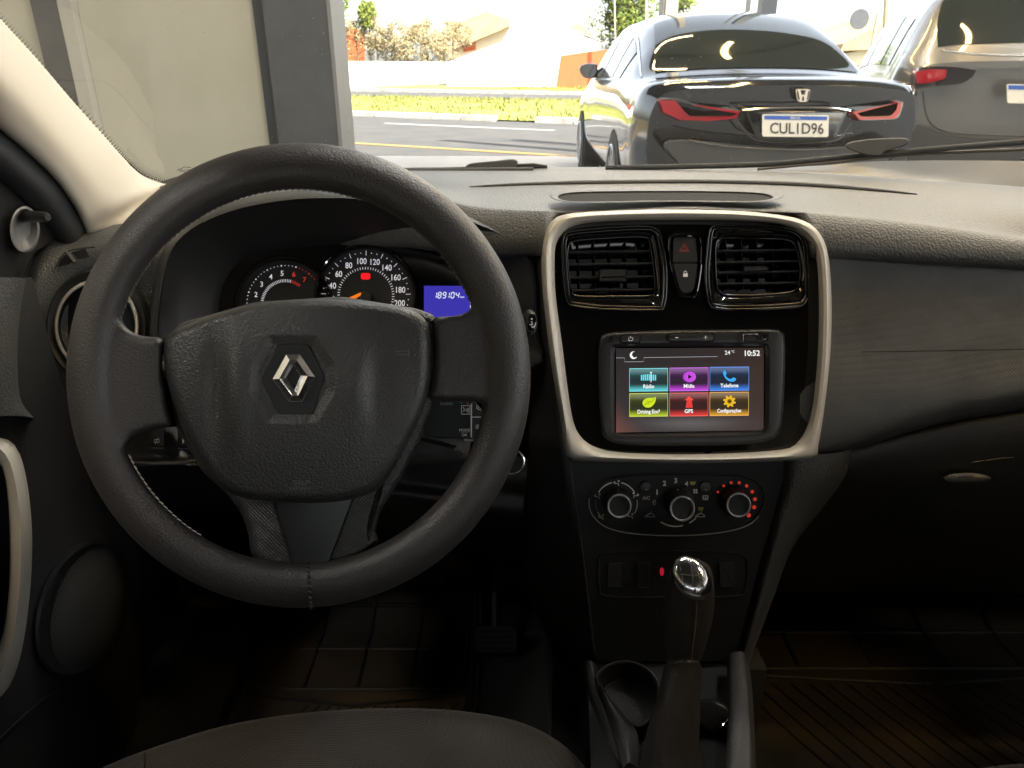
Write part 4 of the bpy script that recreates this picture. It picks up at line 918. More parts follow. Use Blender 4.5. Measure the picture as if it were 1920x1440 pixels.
for a, b, c_, d_, sk in ((1137, 1055, 1168, 1101, 2), (1194, 1054, 1219, 1102, 0), (1292, 1054, 1322, 1101, 0), (1349, 1054, 1379, 1100, -2)):
    mb = MB(); o = rpoly([(a + sk * 1.0, b + (1 if sk > 0 else 0)), (c_, b), (c_ - 1, d_), (a + 1, d_)], 3)
    plate(mb, o, [(0, .01), (0, -.0005), (1.4, -.003), (3, -.003)], DP); s = mb.build('blank_switch', M['smooth'], dash)
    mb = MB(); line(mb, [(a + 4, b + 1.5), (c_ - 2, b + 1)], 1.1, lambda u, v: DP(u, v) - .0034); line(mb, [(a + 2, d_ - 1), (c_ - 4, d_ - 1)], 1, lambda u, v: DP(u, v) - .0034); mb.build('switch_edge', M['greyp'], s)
mb = MB(); plate(mb, ell(1241, 1072, 4, 8, 16), [(0, .004), (0, -.001), (1, -.002)], DP); mb.build('indicator', mat('red_indicator', (.3, .01, .03), .3, emit=(1, .02, .06), es=.04), dash)

cp = thing('climate_control_panel', 'oval climate control panel with three chrome-ringed knobs below the silver frame', 'climate controls', W(1270, 945, .78))
CO = cr([(1104.5, 947.5), (1108, 922), (1122.5, 904), (1152, 893), (1200, 888), (1265, 886), (1330, 887), (1390, 890), (1424, 904), (1436, 932), (1422.5, 967.5), (1395, 988), (1340, 1000), (1265, 1004.5), (1190, 1001), (1140, 990), (1114, 970)], 6)
mb = MB(); loft(mb, [(CO, .006), (inset(CO, .5), -.002), (inset(CO, 3), -.002), (inset(CO, 5), .0005)], DP, cap1=True); cpb = mb.build('panel', M['matte'], cp)
mb = MB(); tube(mb, [W(u, v, DP(u, v) - .0024) for u, v in CO[60:] + CO[:4]], .0006, 6); mb.build('edge_line', M['dimwhite'], cp)
DPP = lambda u, v: DP(u, v) - .0012
for k, (bxk, byk, br, fx, fy, fr) in enumerate(((1158, 940, 26, 1161, 949, 22), (1272, 941, 29, 1279, 954, 23), (1376, 939, 26, 1385, 947.5, 22.5))):
    n = 48; mb = MB()
    D0 = DP(bxk, byk)
    rings = [(ell(bxk, byk, br, br, n), 0), (ell(bxk, byk, br - 1, br - 1, n), -.005), (ell(bxk + (fx - bxk) * .35, byk + (fy - byk) * .35, fr + 5, fr + 5, n), -.008), (ell(fx, fy, fr + 1, fr + 1, n), -.024)]
    loft(mb, rings, D0); kb = mb.build('knob', M['smooth'], cp, label=('left knob for air direction', 'middle knob for fan speed', 'right knob for temperature')[k])
    mb = MB(); loft(mb, [(ell(fx, fy, fr + 1, fr + 1, n), -.024), (ell(fx, fy, fr + 1, fr + 1, n), -.027), (ell(fx, fy, fr - .8, fr - .8, n), -.0295), (ell(fx, fy, fr - 3.2, fr - 3.2, n), -.026)], D0); mb.build('chrome_ring', M['ring'], kb)
    mb = MB(); loft(mb, [(ell(fx, fy, fr - 3, fr - 3, n), -.026), (ell(fx, fy, fr * .6, fr * .6, n), -.0255)], D0, cap1=True); mb.build('cap', M['matte'], kb)
    mb = MB(); flat(mb, ell(bxk - 1, byk - br + 7, 1.6, 2.2, 8), D0 - .0092); mb.build('pointer', M['dimwhite'], kb)
for k, (bxk, byk) in enumerate(((1211, 914), (1323, 914))):
    mb = MB(); loft(mb, [(ell(bxk, byk, 12, 12, 28), .0), (ell(bxk, byk, 11, 11, 28), -.004), (ell(bxk, byk, 8, 8, 28), -.0045)], DP, cap1=True); b = mb.build('button', M['smooth'], cp, label=('round air conditioning button', 'round rear window heating button')[k])
    mb = MB(); flat(mb, ell(bxk + 1, byk + 4, 2, 1, 8), lambda u, v: DP(u, v) - .0048); mb.build('indicator', M['dimwhite'], b)
def arc(cx, cy, r, a0, a1, n=16, ry=None): return [(cx + r * math.cos(R(a0 + (a1 - a0) * i / n)), cy - (ry or r) * math.sin(R(a0 + (a1 - a0) * i / n))) for i in range(n + 1)]
mb = MB()
for a0, a1, m_ in ((103, 150, 0), (30, 77, 0), (205, 250 - 20, 1), (-30, 8, 1), (172, 200, 2)): line(mb, arc(1156, 943, 39, a0, a1), 2.0, DPP, m_)
line(mb, arc(1267, 932, 53, 238, 285, ry=55), 2.4, DPP, 0); line(mb, arc(1267, 932, 54, 298, 315, ry=55), 2.6, DPP, 0)
for s_, u, v, m_ in (('0', 1227, 942.5, 2), ('1', 1232, 922.5, 1), ('2', 1246, 906, 0), ('3', 1267, 901, 0), ('4', 1287.5, 907, 0)): text(mb, s_, u, v, 9, DPP, 0 if m_ < 2 else 1, bold=.03)
text(mb, 'A/C', 1212, 933.5, 6, DPP, 1, bold=.03)
def seatfig(u, v, m_, k=1):       # small seated figure with arrow
    line(mb, [(u - 5 * k, v - 4), (u - 3 * k, v + 1), (u + 2 * k, v), (u + 3 * k, v + 5)], 1.6, DPP, m_); flat(mb, ell(u + 3 * k, v - 4, 2, 2, 10), DPP, m_); flat(mb, [(u - 8 * k, v - 1), (u - 4 * k, v - 3), (u - 4 * k, v + 1)], DPP, m_)
seatfig(1157, 906, 0); seatfig(1191, 929, 0, -1); seatfig(1183, 968, 1); seatfig(1121, 931, 1); seatfig(1128, 970, 3)
for u, v, m_ in ((1299, 906, 3), (1314, 954, 3)):
    flat(mb, [(u - 6, v - 3), (u + 6, v - 3), (u + 3.5, v + 3.5), (u - 3.5, v + 3.5)], DPP, m_)
for a in range(4):
    ca, sa = math.cos(R(45 + 90 * a)), math.sin(R(45 + 90 * a)); flat(mb, ell(1304 + 3 * ca, 921 + 3 * sa, 2.1, 2.1, 8), DPP, 0)
line(mb, rect(1318, 929.5, 1327.5, 936, 1), 1.1, DPP, 0, closed=True)
for k in range(3): line(mb, [(1320 + k * 2.8, 931), (1320 + k * 2.8, 938)], .9, DPP, 0)
for u, v, m_ in ((1219, 967, 1), (1313, 967, 0)):
    line(mb, [(u - 10, v + 2), (u - 7, v - 1), (u - 2, v - 4), (u + 4, v - 4), (u + 8, v), (u + 9, v + 2), (u - 10, v + 2)], 1.3, DPP, m_)
    line(mb, [(u - 6, v + 1), (u + 3, v - 8)], 1.1, DPP, m_)
mb.build('printed_scale', [M['white'], M['dimwhite'], M['greyp'], M['yellowp']], cp, smooth=False)
mb = MB()
for k, (u, v) in enumerate(((1346, 922.5), (1357, 911), (1371, 905), (1386, 905), (1400, 911), (1410.5, 922), (1415.5, 936), (1414, 951), (1404, 966))): flat(mb, ell(u, v, 2.3 + .22 * k, 2.3 + .22 * k, 12), DPP)
mb.build('temperature_dots', M['redp'], cp, smooth=False)

# --- infotainment unit --------------------------------------------
iu = thing('infotainment_unit', 'black infotainment unit with lit touch screen in the centre stack', 'car stereo', W(1296, 726, .77))
DI = .764
scr_o = [(1153, 651), (1433, 651), (1433, 808), (1153, 813)]
SCO = polar(rpoly(scr_o, 3), (1292, 730), 96); ROI = polar(RO, (1292, 730), 96)
mb = MB(); loft(mb, [(inset(ROI, -2), .02), (inset(ROI, 0), -.0015), (inset(ROI, 2), -.0035), (inset(ROI, 5), -.0045), (mix(ROI, SCO, .72), -.0035), (mix(ROI, SCO, .86), .0), (SCO, .009)], DI); mb.build('housing', M['smooth'], iu, sharp=40)
DS = DI + .0085
scr = None; mb = MB()
SC = [(1155, 653), (1432, 652), (1431.7, 806.8), (1155, 811)]
nx, ny = 14, 10; vs = []; cs = []
for j in range(ny + 1):
    for i in range(nx + 1):
        a, b = i / nx, j / ny
        u = (1 - b) * ((1 - a) * SC[0][0] + a * SC[1][0]) + b * ((1 - a) * SC[3][0] + a * SC[2][0]); v = (1 - b) * ((1 - a) * SC[0][1] + a * SC[1][1]) + b * ((1 - a) * SC[3][1] + a * SC[2][1])
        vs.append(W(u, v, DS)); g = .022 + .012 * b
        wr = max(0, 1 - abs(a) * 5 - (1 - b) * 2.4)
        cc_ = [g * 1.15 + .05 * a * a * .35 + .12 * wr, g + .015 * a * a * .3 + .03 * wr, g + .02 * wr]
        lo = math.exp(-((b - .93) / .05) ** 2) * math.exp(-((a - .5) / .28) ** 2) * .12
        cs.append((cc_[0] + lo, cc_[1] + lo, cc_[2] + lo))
mb.add(vs, [(j * (nx + 1) + i, j * (nx + 1) + i + 1, (j + 1) * (nx + 1) + i + 1, (j + 1) * (nx + 1) + i) for j in range(ny) for i in range(nx)], 0, cs)
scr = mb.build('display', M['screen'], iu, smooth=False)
Ds1, Ds2, Ds3 = DS - .0004, DS - .0008, DS - .0012
mb = MB(); line(mb, [(1155, 671), (1171, 671), (1171, 678.5), (1207, 678), (1207, 670.5), (1280, 669.5), (1345, 668.5)], 1.0, Ds1, cols=(.35, .35, .38))
for k in range(12):
    a0, a1 = 70 + 270 * k / 12, 70 + 270 * (k + 1) / 12
    def mi(a): t_ = (a - 70) / 270; w_ = 4.6 * math.sin(math.pi * t_); return [(1188 + (7.2 - q) * math.cos(R(a)), 666 - (7.2 - q) * math.sin(R(a))) for q in (0, w_)]
    A, B = mi(a0), mi(a1); flat(mb, [A[0], B[0], B[1], A[1]], Ds1, 0, [(1, 1, .95)] * 4)
text(mb, '24', 1364, 661, 7.4, Ds1, bold=.012, cols=(.9, .9, .9), ang=1); text(mb, '°C', 1374, 659, 4.2, Ds1, bold=.01, cols=(.9, .9, .9)); text(mb, '10:52', 1409.5, 662, 10, Ds1, sx=.98, bold=.02, cols=(1, 1, .98), ang=1)
mb.build('status_bar', M['screen'], scr, smooth=False)
tiles = [(1180.4, 691.4, 1252, 733.6, (.12, .65, .70), 'Rádio'), (1255.7, 690.2, 1327.8, 732.9, (.55, .06, .72), 'Mídia'), (1331.2, 688.8, 1404, 732.2, (.04, .22, .80), 'Telefone'),
         (1180.4, 738.2, 1252, 781.0, (.48, .60, .02), 'Driving Eco²'), (1255.5, 737.2, 1327.4, 780.2, (.78, .04, .035), 'GPS'), (1331.0, 736.0, 1403.6, 779.4, (.72, .36, .02), 'Configurações')]
for k, (a, b, c_, d_, col, s_) in enumerate(tiles):
    mb = MB(); H = d_ - b; fr = [(0, .25), (.10, .22), (.30, .08), (.45, .035), (.70, .04), (.80, .30), (.86, .55), (.93, .8), (1, 1)]
    vs = []; cs = []
    for f, g in fr:
        vs += [W(a, b + H * f, Ds1), W(c_, b + H * f - .8, Ds1)]; q = tuple(x * g + (.10 if f < .25 else .012) for x in col); cs += [q, q]
    mb.add(vs, [(2 * i, 2 * i + 1, 2 * i + 3, 2 * i + 2) for i in range(len(fr) - 1)], 0, cs)
    line(mb, [(a, b), (c_, b - .8), (c_, d_ - .8), (a, d_)], 1.4, Ds2, closed=True, cols=tuple(min(1, x * 1.1 + .12) for x in col))
    cx, cy = (a + c_) / 2 + .5, b + H * .38
    cb = tuple(min(1, x * 1.15 + .02) for x in col); cd = tuple(x * .35 for x in col)
    if k == 0:
        for q in range(8): flat(mb, [(cx - 15 + q * 3.7, cy - 6 + abs(q - 3.5) * .4), (cx - 12.4 + q * 3.7, cy - 6 + abs(q - 3.5) * .4), (cx - 12.4 + q * 3.7, cy + 6), (cx - 15 + q * 3.7, cy + 6)], Ds2, 0, [cb] * 4)
        line(mb, [(cx + 4, cy - 9), (cx + 4, cy + 9)], 1.5, Ds3, cols=(.7, 1, 1)); flat(mb, [(cx + 1.5, cy - 10), (cx + 6.5, cy - 10), (cx + 4, cy - 6.5)], Ds3, 0, [(.7, 1, 1)] * 3)
    elif k == 1:
        for rr_, cc2, ox in ((13, cd, 0), (11.5, cb, 1), (9, tuple(x * .75 for x in cb), 0), (6.5, cb, .5)): flat(mb, ell(cx + ox, cy, rr_, rr_ * .85, 28), Ds2 - .00003 * (14 - rr_), 0, [cc2] * 28)
        flat(mb, [(cx - 2, cy - 4.5), (cx + 5.5, cy), (cx - 2, cy + 4.5)], Ds3 - .0002, 0, [(.02, .0, .03)] * 3)
    elif k == 2:
        o = cr([(cx - 12, cy - 9), (cx - 8, cy - 10), (cx - 6, cy - 4), (cx - 7.5, cy - 1), (cx - 3, cy + 4), (cx + 3, cy + 5), (cx + 7, cy + 2.5), (cx + 12, cy + 5), (cx + 9, cy + 9.5), (cx + 1, cy + 10), (cx - 7, cy + 5), (cx - 11.5, cy - 3)], 4)
        flat(mb, o, Ds2, 0, [(.05, .42, .95)] * len(o))
    elif k == 3:
        o = cr([(cx + 13, cy - 9.5), (cx + 11, cy + 1), (cx + 3, cy + 9), (cx - 7, cy + 9), (cx - 12, cy + 2), (cx - 9, cy - 5), (cx - 1, cy - 8.5), (cx + 7, cy - 8.5)], 4)
        flat(mb, o, Ds2, 0, [(.62, .78, .02)] * len(o)); line(mb, cr([(cx - 9, cy + 6), (cx - 2, cy + 1), (cx + 6, cy - 2), (cx + 11, cy - 8)], 3, False), 1.2, Ds3, cols=(.3, .4, 0))
        line(mb, [(cx - 5, cy - 2), (cx + 3, cy - 2)], 1, Ds3, cols=(.3, .4, 0)); line(mb, [(cx - 6, cy + 2), (cx + 1, cy + 2)], 1, Ds3, cols=(.3, .4, 0))
    elif k == 4:
        o = [(cx, cy - 11), (cx + 9, cy - 3), (cx + 5, cy - 3), (cx + 7, cy + 11), (cx - 6.5, cy + 11), (cx - 4, cy - 3), (cx - 8.5, cy - 3)]
        flat(mb, o[:2] + [(cx - 8.5, cy - 3)], Ds2, 0, [(.95, .08, .05)] * 3); flat(mb, [o[2], o[3], o[4], o[5]], Ds2, 0, [(.8, .05, .04)] * 4)
    else:
        o = []
        for q in range(48):
            ph = q % 6; rr_ = 12 if ph in (1, 2, 3) else 8.8; an = 2 * math.pi * q / 48; o.append((cx + rr_ * math.cos(an), cy + rr_ * .95 * math.sin(an)))
        mb.add([W(cx, cy, Ds2)] + [W(p[0], p[1], Ds2) for p in o], [(0, 1 + i, 1 + (i + 1) % 48) for i in range(48)], 0, [(.85, .5, .02)] * 49)
        flat(mb, ell(cx, cy, 4.6, 4.4, 20), Ds3, 0, [(.30, .16, .0)] * 20); flat(mb, ell(cx, cy, 2.4, 2.2, 14), Ds3 - .0002, 0, [(.03, .02, .0)] * 14)
    text(mb, s_, (a + c_) / 2, b + H * .78, 7.0 if k != 5 else 6.8, Ds3, sx=(.92, .95, .95, .84, .95, .80)[k], bold=.022, cols=(1, 1, 1), ang=.8)
    mb.build('app_tile', M['screen'], scr, smooth=False, label=('turquoise tile reading Rádio', 'purple tile reading Mídia', 'blue tile reading Telefone', 'lime tile reading Driving Eco²', 'red tile reading GPS', 'orange tile reading Configurações')[k])
mb = MB()
for q in range(44): line(mb, [(1192 + q * 4.4, 785 + .0 * q), (1192 + q * 4.4, 796 - abs(q - 22) * .2)], .7, Ds1, cols=(.07, .07, .075))
mb.build('wallpaper_lines', M['screen'], scr, smooth=False)
DU = DI - .0035
def btn(o, name, label=None, p=-.003):
    mb = MB(); plate(mb, inset(o, -1.2), [(0, .002), (0, -.0022), (1.0, -.0012)], DU, cap1=True); rg = mb.build(name, M['smooth'], iu, label=label)
    mb = MB(); plate(mb, inset(o, 1), [(0, 0), (0, -.0025), (1.2, -.0042), (3, -.0045)], DU); mb.build('key', M['smooth'], rg); return rg
b = btn(rect(1163, 628, 1201, 643.5, 7, 5), 'button', 'power button'); mb = MB(); line(mb, arc(1182.5, 635.6, 4, 120, 420, 14), 1.2, DU - .005); line(mb, [(1182.5, 630), (1182.5, 635)], 1.3, DU - .005); mb.build('symbol', M['white'], b)
b = btn(rect(1252, 624.5, 1339, 641, 8, 5), 'button', 'volume rocker with minus and plus'); mb = MB(); line(mb, [(1266, 632.8), (1273, 632.8)], 1.4, DU - .005); line(mb, [(1319.5, 632.5), (1326.5, 632.5)], 1.3, DU - .005); line(mb, [(1323, 629), (1323, 636)], 1.3, DU - .005); mb.build('symbol', M['white'], b)
mb = MB(); plate(mb, rect(1385, 623.5, 1441, 641.5, 8, 5), [(0, .002), (0, -.0015), (1.5, -.0005), (2.5, .0)], DU); us = mb.build('socket_panel', M['matte'], iu)
mb = MB(); loft(mb, [(rect(1393, 625.5, 1421, 640.5), -.001), (rect(1394.5, 627, 1419.5, 639), -.0016), (rect(1395.5, 628, 1418.5, 638), .01)], DU, cap1=True); mb.build('usb_socket', M['chromed'], us, sharp=20)
mb = MB(); flat(mb, rect(1397, 632, 1417, 637), DU - .0012); mb.build('usb_tongue', M['matte'], us)
mb = MB(); loft(mb, [(ell(1433, 631.5, 6.2, 6.2, 24), -.001), (ell(1433, 631.5, 5.4, 5.4, 24), -.003), (ell(1433, 631.5, 3.2, 3.2, 24), -.002), (ell(1433, 631.5, 2.8, 2.8, 24), .008)], DU, cap1=True); mb.build('audio_socket', M['smooth'], us)
mb = MB(); loft(mb, [(ell(1145.6, 635.4, 5.5, 5.5, 20), -.0008), (ell(1145.6, 635.4, 4.5, 4.5, 20), -.002), (ell(1145.6, 635.4, 3, 3, 20), .004)], DU, cap1=True); mb.build('sensor', M['matte'], iu)

# --- instrument cluster -------------------------------------------
ic = thing('instrument_cluster', 'hooded instrument cluster with two round gauges and a blue display behind the steering wheel', 'instrument cluster', W(640, 500, .82))
DC = .825
HO_ = cr([(296, 640), (300, 560), (318, 478), (350, 436), (400, 408), (470, 386), (560, 373), (650, 372), (740, 380), (830, 400), (905, 424), (960, 452), (992, 488), (1004, 540), (1003, 620), (990, 690), (650, 700), (330, 700)], 8)
hc = (650, 560); HP = polar(HO_, hc, 120)
IN = polar(cr([(352, 640), (340, 570), (352, 500), (390, 455), (450, 432), (560, 420), (680, 418), (790, 430), (880, 452), (940, 490), (950, 560), (945, 660), (650, 690), (380, 680)], 8), hc, 120)
IN2 = polar(cr([(412, 640), (410, 570), (425, 520), (460, 485), (540, 468), (680, 455), (790, 465), (870, 490), (905, 530), (910, 590), (905, 650), (650, 680), (430, 670)], 8), hc, 120)
mb = MB(); loft(mb, [(inset(HP, -16), .03), (inset(HP, -9), -.02), (inset(HP, -3), -.034), (HP, -.036), (inset(HP, 2.5), -.032)], DC); mb.build('hood', M['dashlow'], ic, sharp=60)
mb = MB(); loft(mb, [(inset(HP, 1.5), -.030), (inset(HP, 3), -.033), (inset(HP, 6), -.031), (IN, -.006), (mix(IN, IN2, .8), .018), (IN2, .028)], DC); mb.build('shroud', M['smooth'], ic, sharp=50)
mb = MB(); loft(mb, [(inset(IN2, -3), .026), (IN2, .028)], DC, cap1=True); mb.build('face_plate', M['gloss'], ic)
DG = DC + .0245
def gauge(nm, c, R_, label):
    mb = MB(); loft(mb, [(ell(*c, R_ + 10, n=64), .0), (ell(*c, R_ + 7, n=64), -.006), (ell(*c, R_ + 4, n=64), -.006), (ell(*c, R_, n=64), .002)], DG); g = mb.build(nm, M['gloss'], ic, label=label)
    mb = MB(); loft(mb, [(ell(*c, R_, n=64), .002), (ell(*c, R_ - 1, n=64), .0022)], DG, cap1=True); mb.build('dial', M['matte'], g); return g
g1 = gauge('tachometer', (532, 572), 84, 'round rev counter dial, its numbers 6 and 7 red'); g2 = gauge('speedometer', (686, 554), 88, 'round speedometer dial')
DN = DG + .0014
mb = MB(); c = (535, 570)
for n_ in range(1, 8):
    a = 96 - 22 * (n_ - 5); text(mb, str(n_), c[0] + 58 * math.cos(R(a)), c[1] - 58 * math.sin(R(a)), 9.5, DN, 1 if n_ > 5 else 0, bold=.01)
for q in range(0, 37):
    a = 200 - q * 4.1
    r0_, r1_ = (41, 46.5)
    line(mb, [(c[0] + r0_ * math.cos(R(a)), c[1] - r0_ * math.sin(R(a))), (c[0] + r1_ * math.cos(R(a)), c[1] - r1_ * math.sin(R(a)))], 1.2, DN, 1 if a < 74 else 0)
for q in range(0, 32):
    a = 206 - q * 5.5; flat(mb, ell(c[0] + 72 * math.cos(R(a)), c[1] - 72 * math.sin(R(a)), 1.0 if q % 4 else 1.6, n=8), DN, 1 if a < 74 else 0)
mb.build('scale', [M['gaugewhite'], M['gaugered']], g1, smooth=False)
mb = MB(); c = (686, 554)
for n_ in range(20, 201, 20):
    a = 97.5 - 22 * (n_ - 100) / 20; text(mb, str(n_), c[0] + 65 * math.cos(R(a)), c[1] - 65 * math.sin(R(a)), 11, DN, 0, sx=.86, bold=.012)
for q in range(0, 39):
    a = 190 - q * 5.5; line(mb, [(c[0] + 49 * math.cos(R(a)), c[1] - 49 * math.sin(R(a))), (c[0] + 53.5 * math.cos(R(a)), c[1] - 53.5 * math.sin(R(a)))], 1.15, DN, 0)
for q in range(0, 30):
    a = 185 - q * 7.33
    if q % 3 == 1: line(mb, [(c[0] + 75 * math.cos(R(a)), c[1] - 75 * math.sin(R(a))), (c[0] + 84 * math.cos(R(a)), c[1] - 84 * math.sin(R(a)))], 1.2, DN, 0)
    else: flat(mb, ell(c[0] + 80 * math.cos(R(a)), c[1] - 80 * math.sin(R(a)), 1.1, n=8), DN, 0)
mb.build('scale', M['gaugewhite'], g2, smooth=False)
mb = MB(); plate(mb, rpoly([(650, 560), (676.5, 548), (678, 553), (653, 568)], 1), [(0, .001), (0, -.001)], DN - .004); mb.build('needle', M['needle'], g2)
mb = MB(); loft(mb, [(ell(686, 556, 11, n=32), .0), (ell(686, 556, 10, n=32), -.006)], DN, cap1=True); mb.build('needle_hub', M['matte'], g2)
mb = MB(); flat(mb, rect(676.5, 512, 694.5, 524, 5, 5), DN); mb.build('warning_light', M['warn'], g2, smooth=False)
mb = MB(); flat(mb, [(795, 536), (868, 536), (879, 547), (884, 560), (884, 596), (795, 596)], DG - .001); ld = mb.build('odometer_display', M['lcd'], ic, smooth=False)
mb = MB(); SEG = {'1': 'bc', '8': 'abcdefg', '9': 'abcdfg', '0': 'abcdef', '4': 'bcfg'}
def seg7(ch, u, v, w_, h_):
    sk = .16
    def P(x, y): return (u + x * w_ + (.5 - y) * h_ * sk, v + (y - .5) * h_)
    S_ = {'a': ((.08, 0), (.92, 0)), 'b': ((1, .06), (1, .44)), 'c': ((1, .56), (1, .94)), 'd': ((.08, 1), (.92, 1)), 'e': ((0, .56), (0, .94)), 'f': ((0, .06), (0, .44)), 'g': ((.1, .5), (.9, .5))}
    for q in SEG[ch]: line(mb, [P(*S_[q][0]), P(*S_[q][1])], 1.7, DG - .0015, cols=(1, 1, 1))
for ch, u in zip('189104', (813, 821.5, 830.5, 837, 846, 855)): seg7(ch, u + (0 if ch != '1' else 0), 553.5, 5.4, 10.5)
text(mb, 'km', 867, 556.5, 4.2, DG - .0015, bold=.01)
line(mb, [(882, 556), (882, 579)], 1.2, DG - .0015); mb.build('digits', M['lcdtxt'], ld, smooth=False)

# --- steering wheel -----------------------------------------------
DW = .583; mpp = DW / FPX
sw = thing('steering_wheel', 'black leather wrapped steering wheel with chrome diamond emblem', 'steering wheel', W(560, 705, DW))
bm_src = MB(); RC = (559.5, 704.5); Rm, rm = 393.5, 42.5
rings = []
for i in range(128):
    th = 2 * math.pi * i / 128; vs = []
    k = 1 + .035 * max(0, math.sin(th)) + .02 * mnoise.noise(Vector((math.cos(th) * 3, math.sin(th) * 3, 0)))
    for j in range(28):
        ph = 2 * math.pi * j / 28; rr_ = Rm + rm * k * math.cos(ph)
        vs.append(W(RC[0] + rr_ * math.cos(th), RC[1] - rr_ * math.sin(th), DW + rm * k * mpp * math.sin(ph) * .95))
    rings.append(vs)
bm_src.add([p for r_ in rings for p in r_], [(i * 28 + j, i * 28 + (j + 1) % 28, ((i + 1) % 128) * 28 + (j + 1) % 28, ((i + 1) % 128) * 28 + j) for i in range(128) for j in range(28)])
spL = rpoly([(165, 540), (196, 560), (224, 592), (238, 618), (262, 630), (304, 633), (306, 640), (304, 700), (314, 760), (324, 800), (290, 805), (256, 814), (240, 830), (228, 860), (214, 900), (170, 880), (140, 720)], 10, 4)
spR = rpoly([(955, 520), (905, 545), (888, 575), (872, 588), (850, 593), (815, 594), (812, 600), (814, 660), (809, 720), (800, 750), (850, 752), (890, 752), (915, 760), (922, 790), (930, 840), (965, 800), (985, 680)], 8, 4)
for o in (spL, spR): plate(bm_src, o, [(8, .026), (2, .020), (0, .010), (0, -.002), (3, -.007), (9, -.010)], DW, cap0=True)
bt = rpoly([(430, 1040), (470, 1052), (500, 1062), (560, 1078), (600, 1078), (650, 1062), (690, 1035), (700, 1080), (585, 1130), (450, 1090)], 8, 4)
tmp = bm_src.build('rim', M['rim'], sw)
md = tmp.modifiers.new('r', 'REMESH'); md.mode = 'VOXEL'; md.voxel_size = .0021; md.use_smooth_shade = True
ms = tmp.modifiers.new('s', 'SMOOTH'); ms.factor = .5; ms.iterations = 9
bpy.context.view_layer.update()
me = bpy.data.meshes.new_from_object(tmp.evaluated_get(bpy.context.evaluated_depsgraph_get())); tmp.modifiers.clear(); tmp.data = me
for p in me.polygons: p.use_smooth = True
# stitching along the inner edge of the rim
def stitch(mb, a0, a1, r_, step, L, dep):
    a = a0
    while a < a1:
        p = [W(RC[0] + (r_ + dr) * math.cos(R(x)), RC[1] - (r_ + dr) * math.sin(R(x)), DW + dep) for x, dr in ((a, .8), (a + L, -.8))]
        tube(mb, p, .0005, 5); a += step
mb = MB(); stitch(mb, 205, 238, 350.5, 1.9, 1.4, -.0075); mb.build('stitching', M['thread'], sw)
mb = MB(); stitch(mb, 70, 168, 349.5, 1.9, 1.4, -.006); mb.build('stitching', M['dthread'], sw)
mb = MB(); stitch(mb, 12, 40, 350, 1.9, 1.4, -.006); mb.build('stitching', M['dthread'], sw)
mb = MB()
sp_ = []
for q in range(13):
    ph = R(-180 + 180 * q / 12) ; rr_ = Rm - rm * math.cos(ph + math.pi) * -1.0
    th = R(-88.2 + .0 * q); k = 1.012; rr2 = Rm + rm * k * math.cos(ph)
    sp_.append(W(RC[0] + rr2 * math.cos(th) + 6 + 2.0 * q / 12 * 1.5, RC[1] - rr2 * math.sin(th), DW + rm * k * mpp * math.sin(ph) * .97))
tube(mb, sp_[:], .0009, 6); mb.build('seam', M['carpet'], sw)
mb = MB()
for q in range(1, 12, 1):
    p = sp_[q]; tube(mb, [p + Vector((-.0006, -.0008, .0007)), p + Vector((.0022, -.0010, -.0002))], .0004, 5)
mb.build('stitching', M['dthread'], sw)
# hub behind the airbag with the two lower spokes
AB = cr([(307, 645), (318, 626), (350, 608), (410, 586), (480, 570), (560, 562), (640, 562), (700, 567), (755, 575), (790, 590), (806, 615), (809, 660), (806, 715), (793, 770), (765, 830), (735, 885), (705, 920), (655, 938), (590, 944), (530, 942), (460, 935), (418, 915), (385, 880), (352, 825), (328, 765), (311, 705)], 6)
hub_o = rpoly([(302, 640), (340, 605), (480, 566), (640, 556), (780, 578), (818, 592), (822, 700), (812, 760), (786, 830), (750, 900), (712, 960), (704, 1000), (712, 1016), (690, 1036), (650, 1066), (585, 1082), (530, 1078), (490, 1060), (470, 1040), (466, 1000), (452, 960), (425, 925), (380, 885), (330, 800)], 12, 4)
mb = MB(); plate(mb, hub_o, [(0, .03), (0, .008), (3, .002), (9, -.002), (18, -.003)], DW + .002); mb.build('spoke', M['weave2'], sw, sharp=60)
tri = rpoly([(508, 930), (664, 930), (612, 1068), (600, 1076), (568, 1077), (552, 1070)], 6, 4)
mb = MB(); plate(mb, inset(tri, -2.5), [(0, .004), (0, -.0035), (1, -.0035)], DW + .002, cap1=True); mb.build('insert_gap', M['carpet'], sw)
mb = MB(); plate(mb, tri, [(0, .004), (0, -.004), (2, -.0058), (6, -.0062)], DW + .002); mb.build('spoke_insert', M['smooth'], sw)
mb = MB(); ac = (558, 735); PA = polar(AB, ac, 180)
def ABD(u, v):
    x, y = (u - 558) / 250, (v - 740) / 190
    z = -.030 + .010 * (x * x + y * y)
    z += .006 * math.exp(-((u - 408) / 20) ** 2 - ((v - 730) / 95) ** 2)          # hand-worn creases
    z -= .004 * math.exp(-((u - 440) / 26) ** 2 - ((v - 740) / 90) ** 2)
    z += .0040 * math.exp(-((u - 705) / 26) ** 2 - ((v - 730) / 70) ** 2)
    z -= .003 * math.exp(-((u - 672) / 26) ** 2 - ((v - 730) / 70) ** 2)
    hx = max(abs(u - 549) / 72, abs(v - 711) / 74, (abs(u - 549) * .86 + abs(v - 711) * .52) / 74)
    if hx < 1.12: z += .0040 * min(1, (1.12 - hx) / .24)
    return DW + z
steps = [1.0, .995, .985, .97, .95, .92] + [.92 - .92 * q / 70 for q in range(1, 70)]
edge = {1.0: .026, .995: .012, .985: .006, .97: .003, .95: .001, .92: .0}
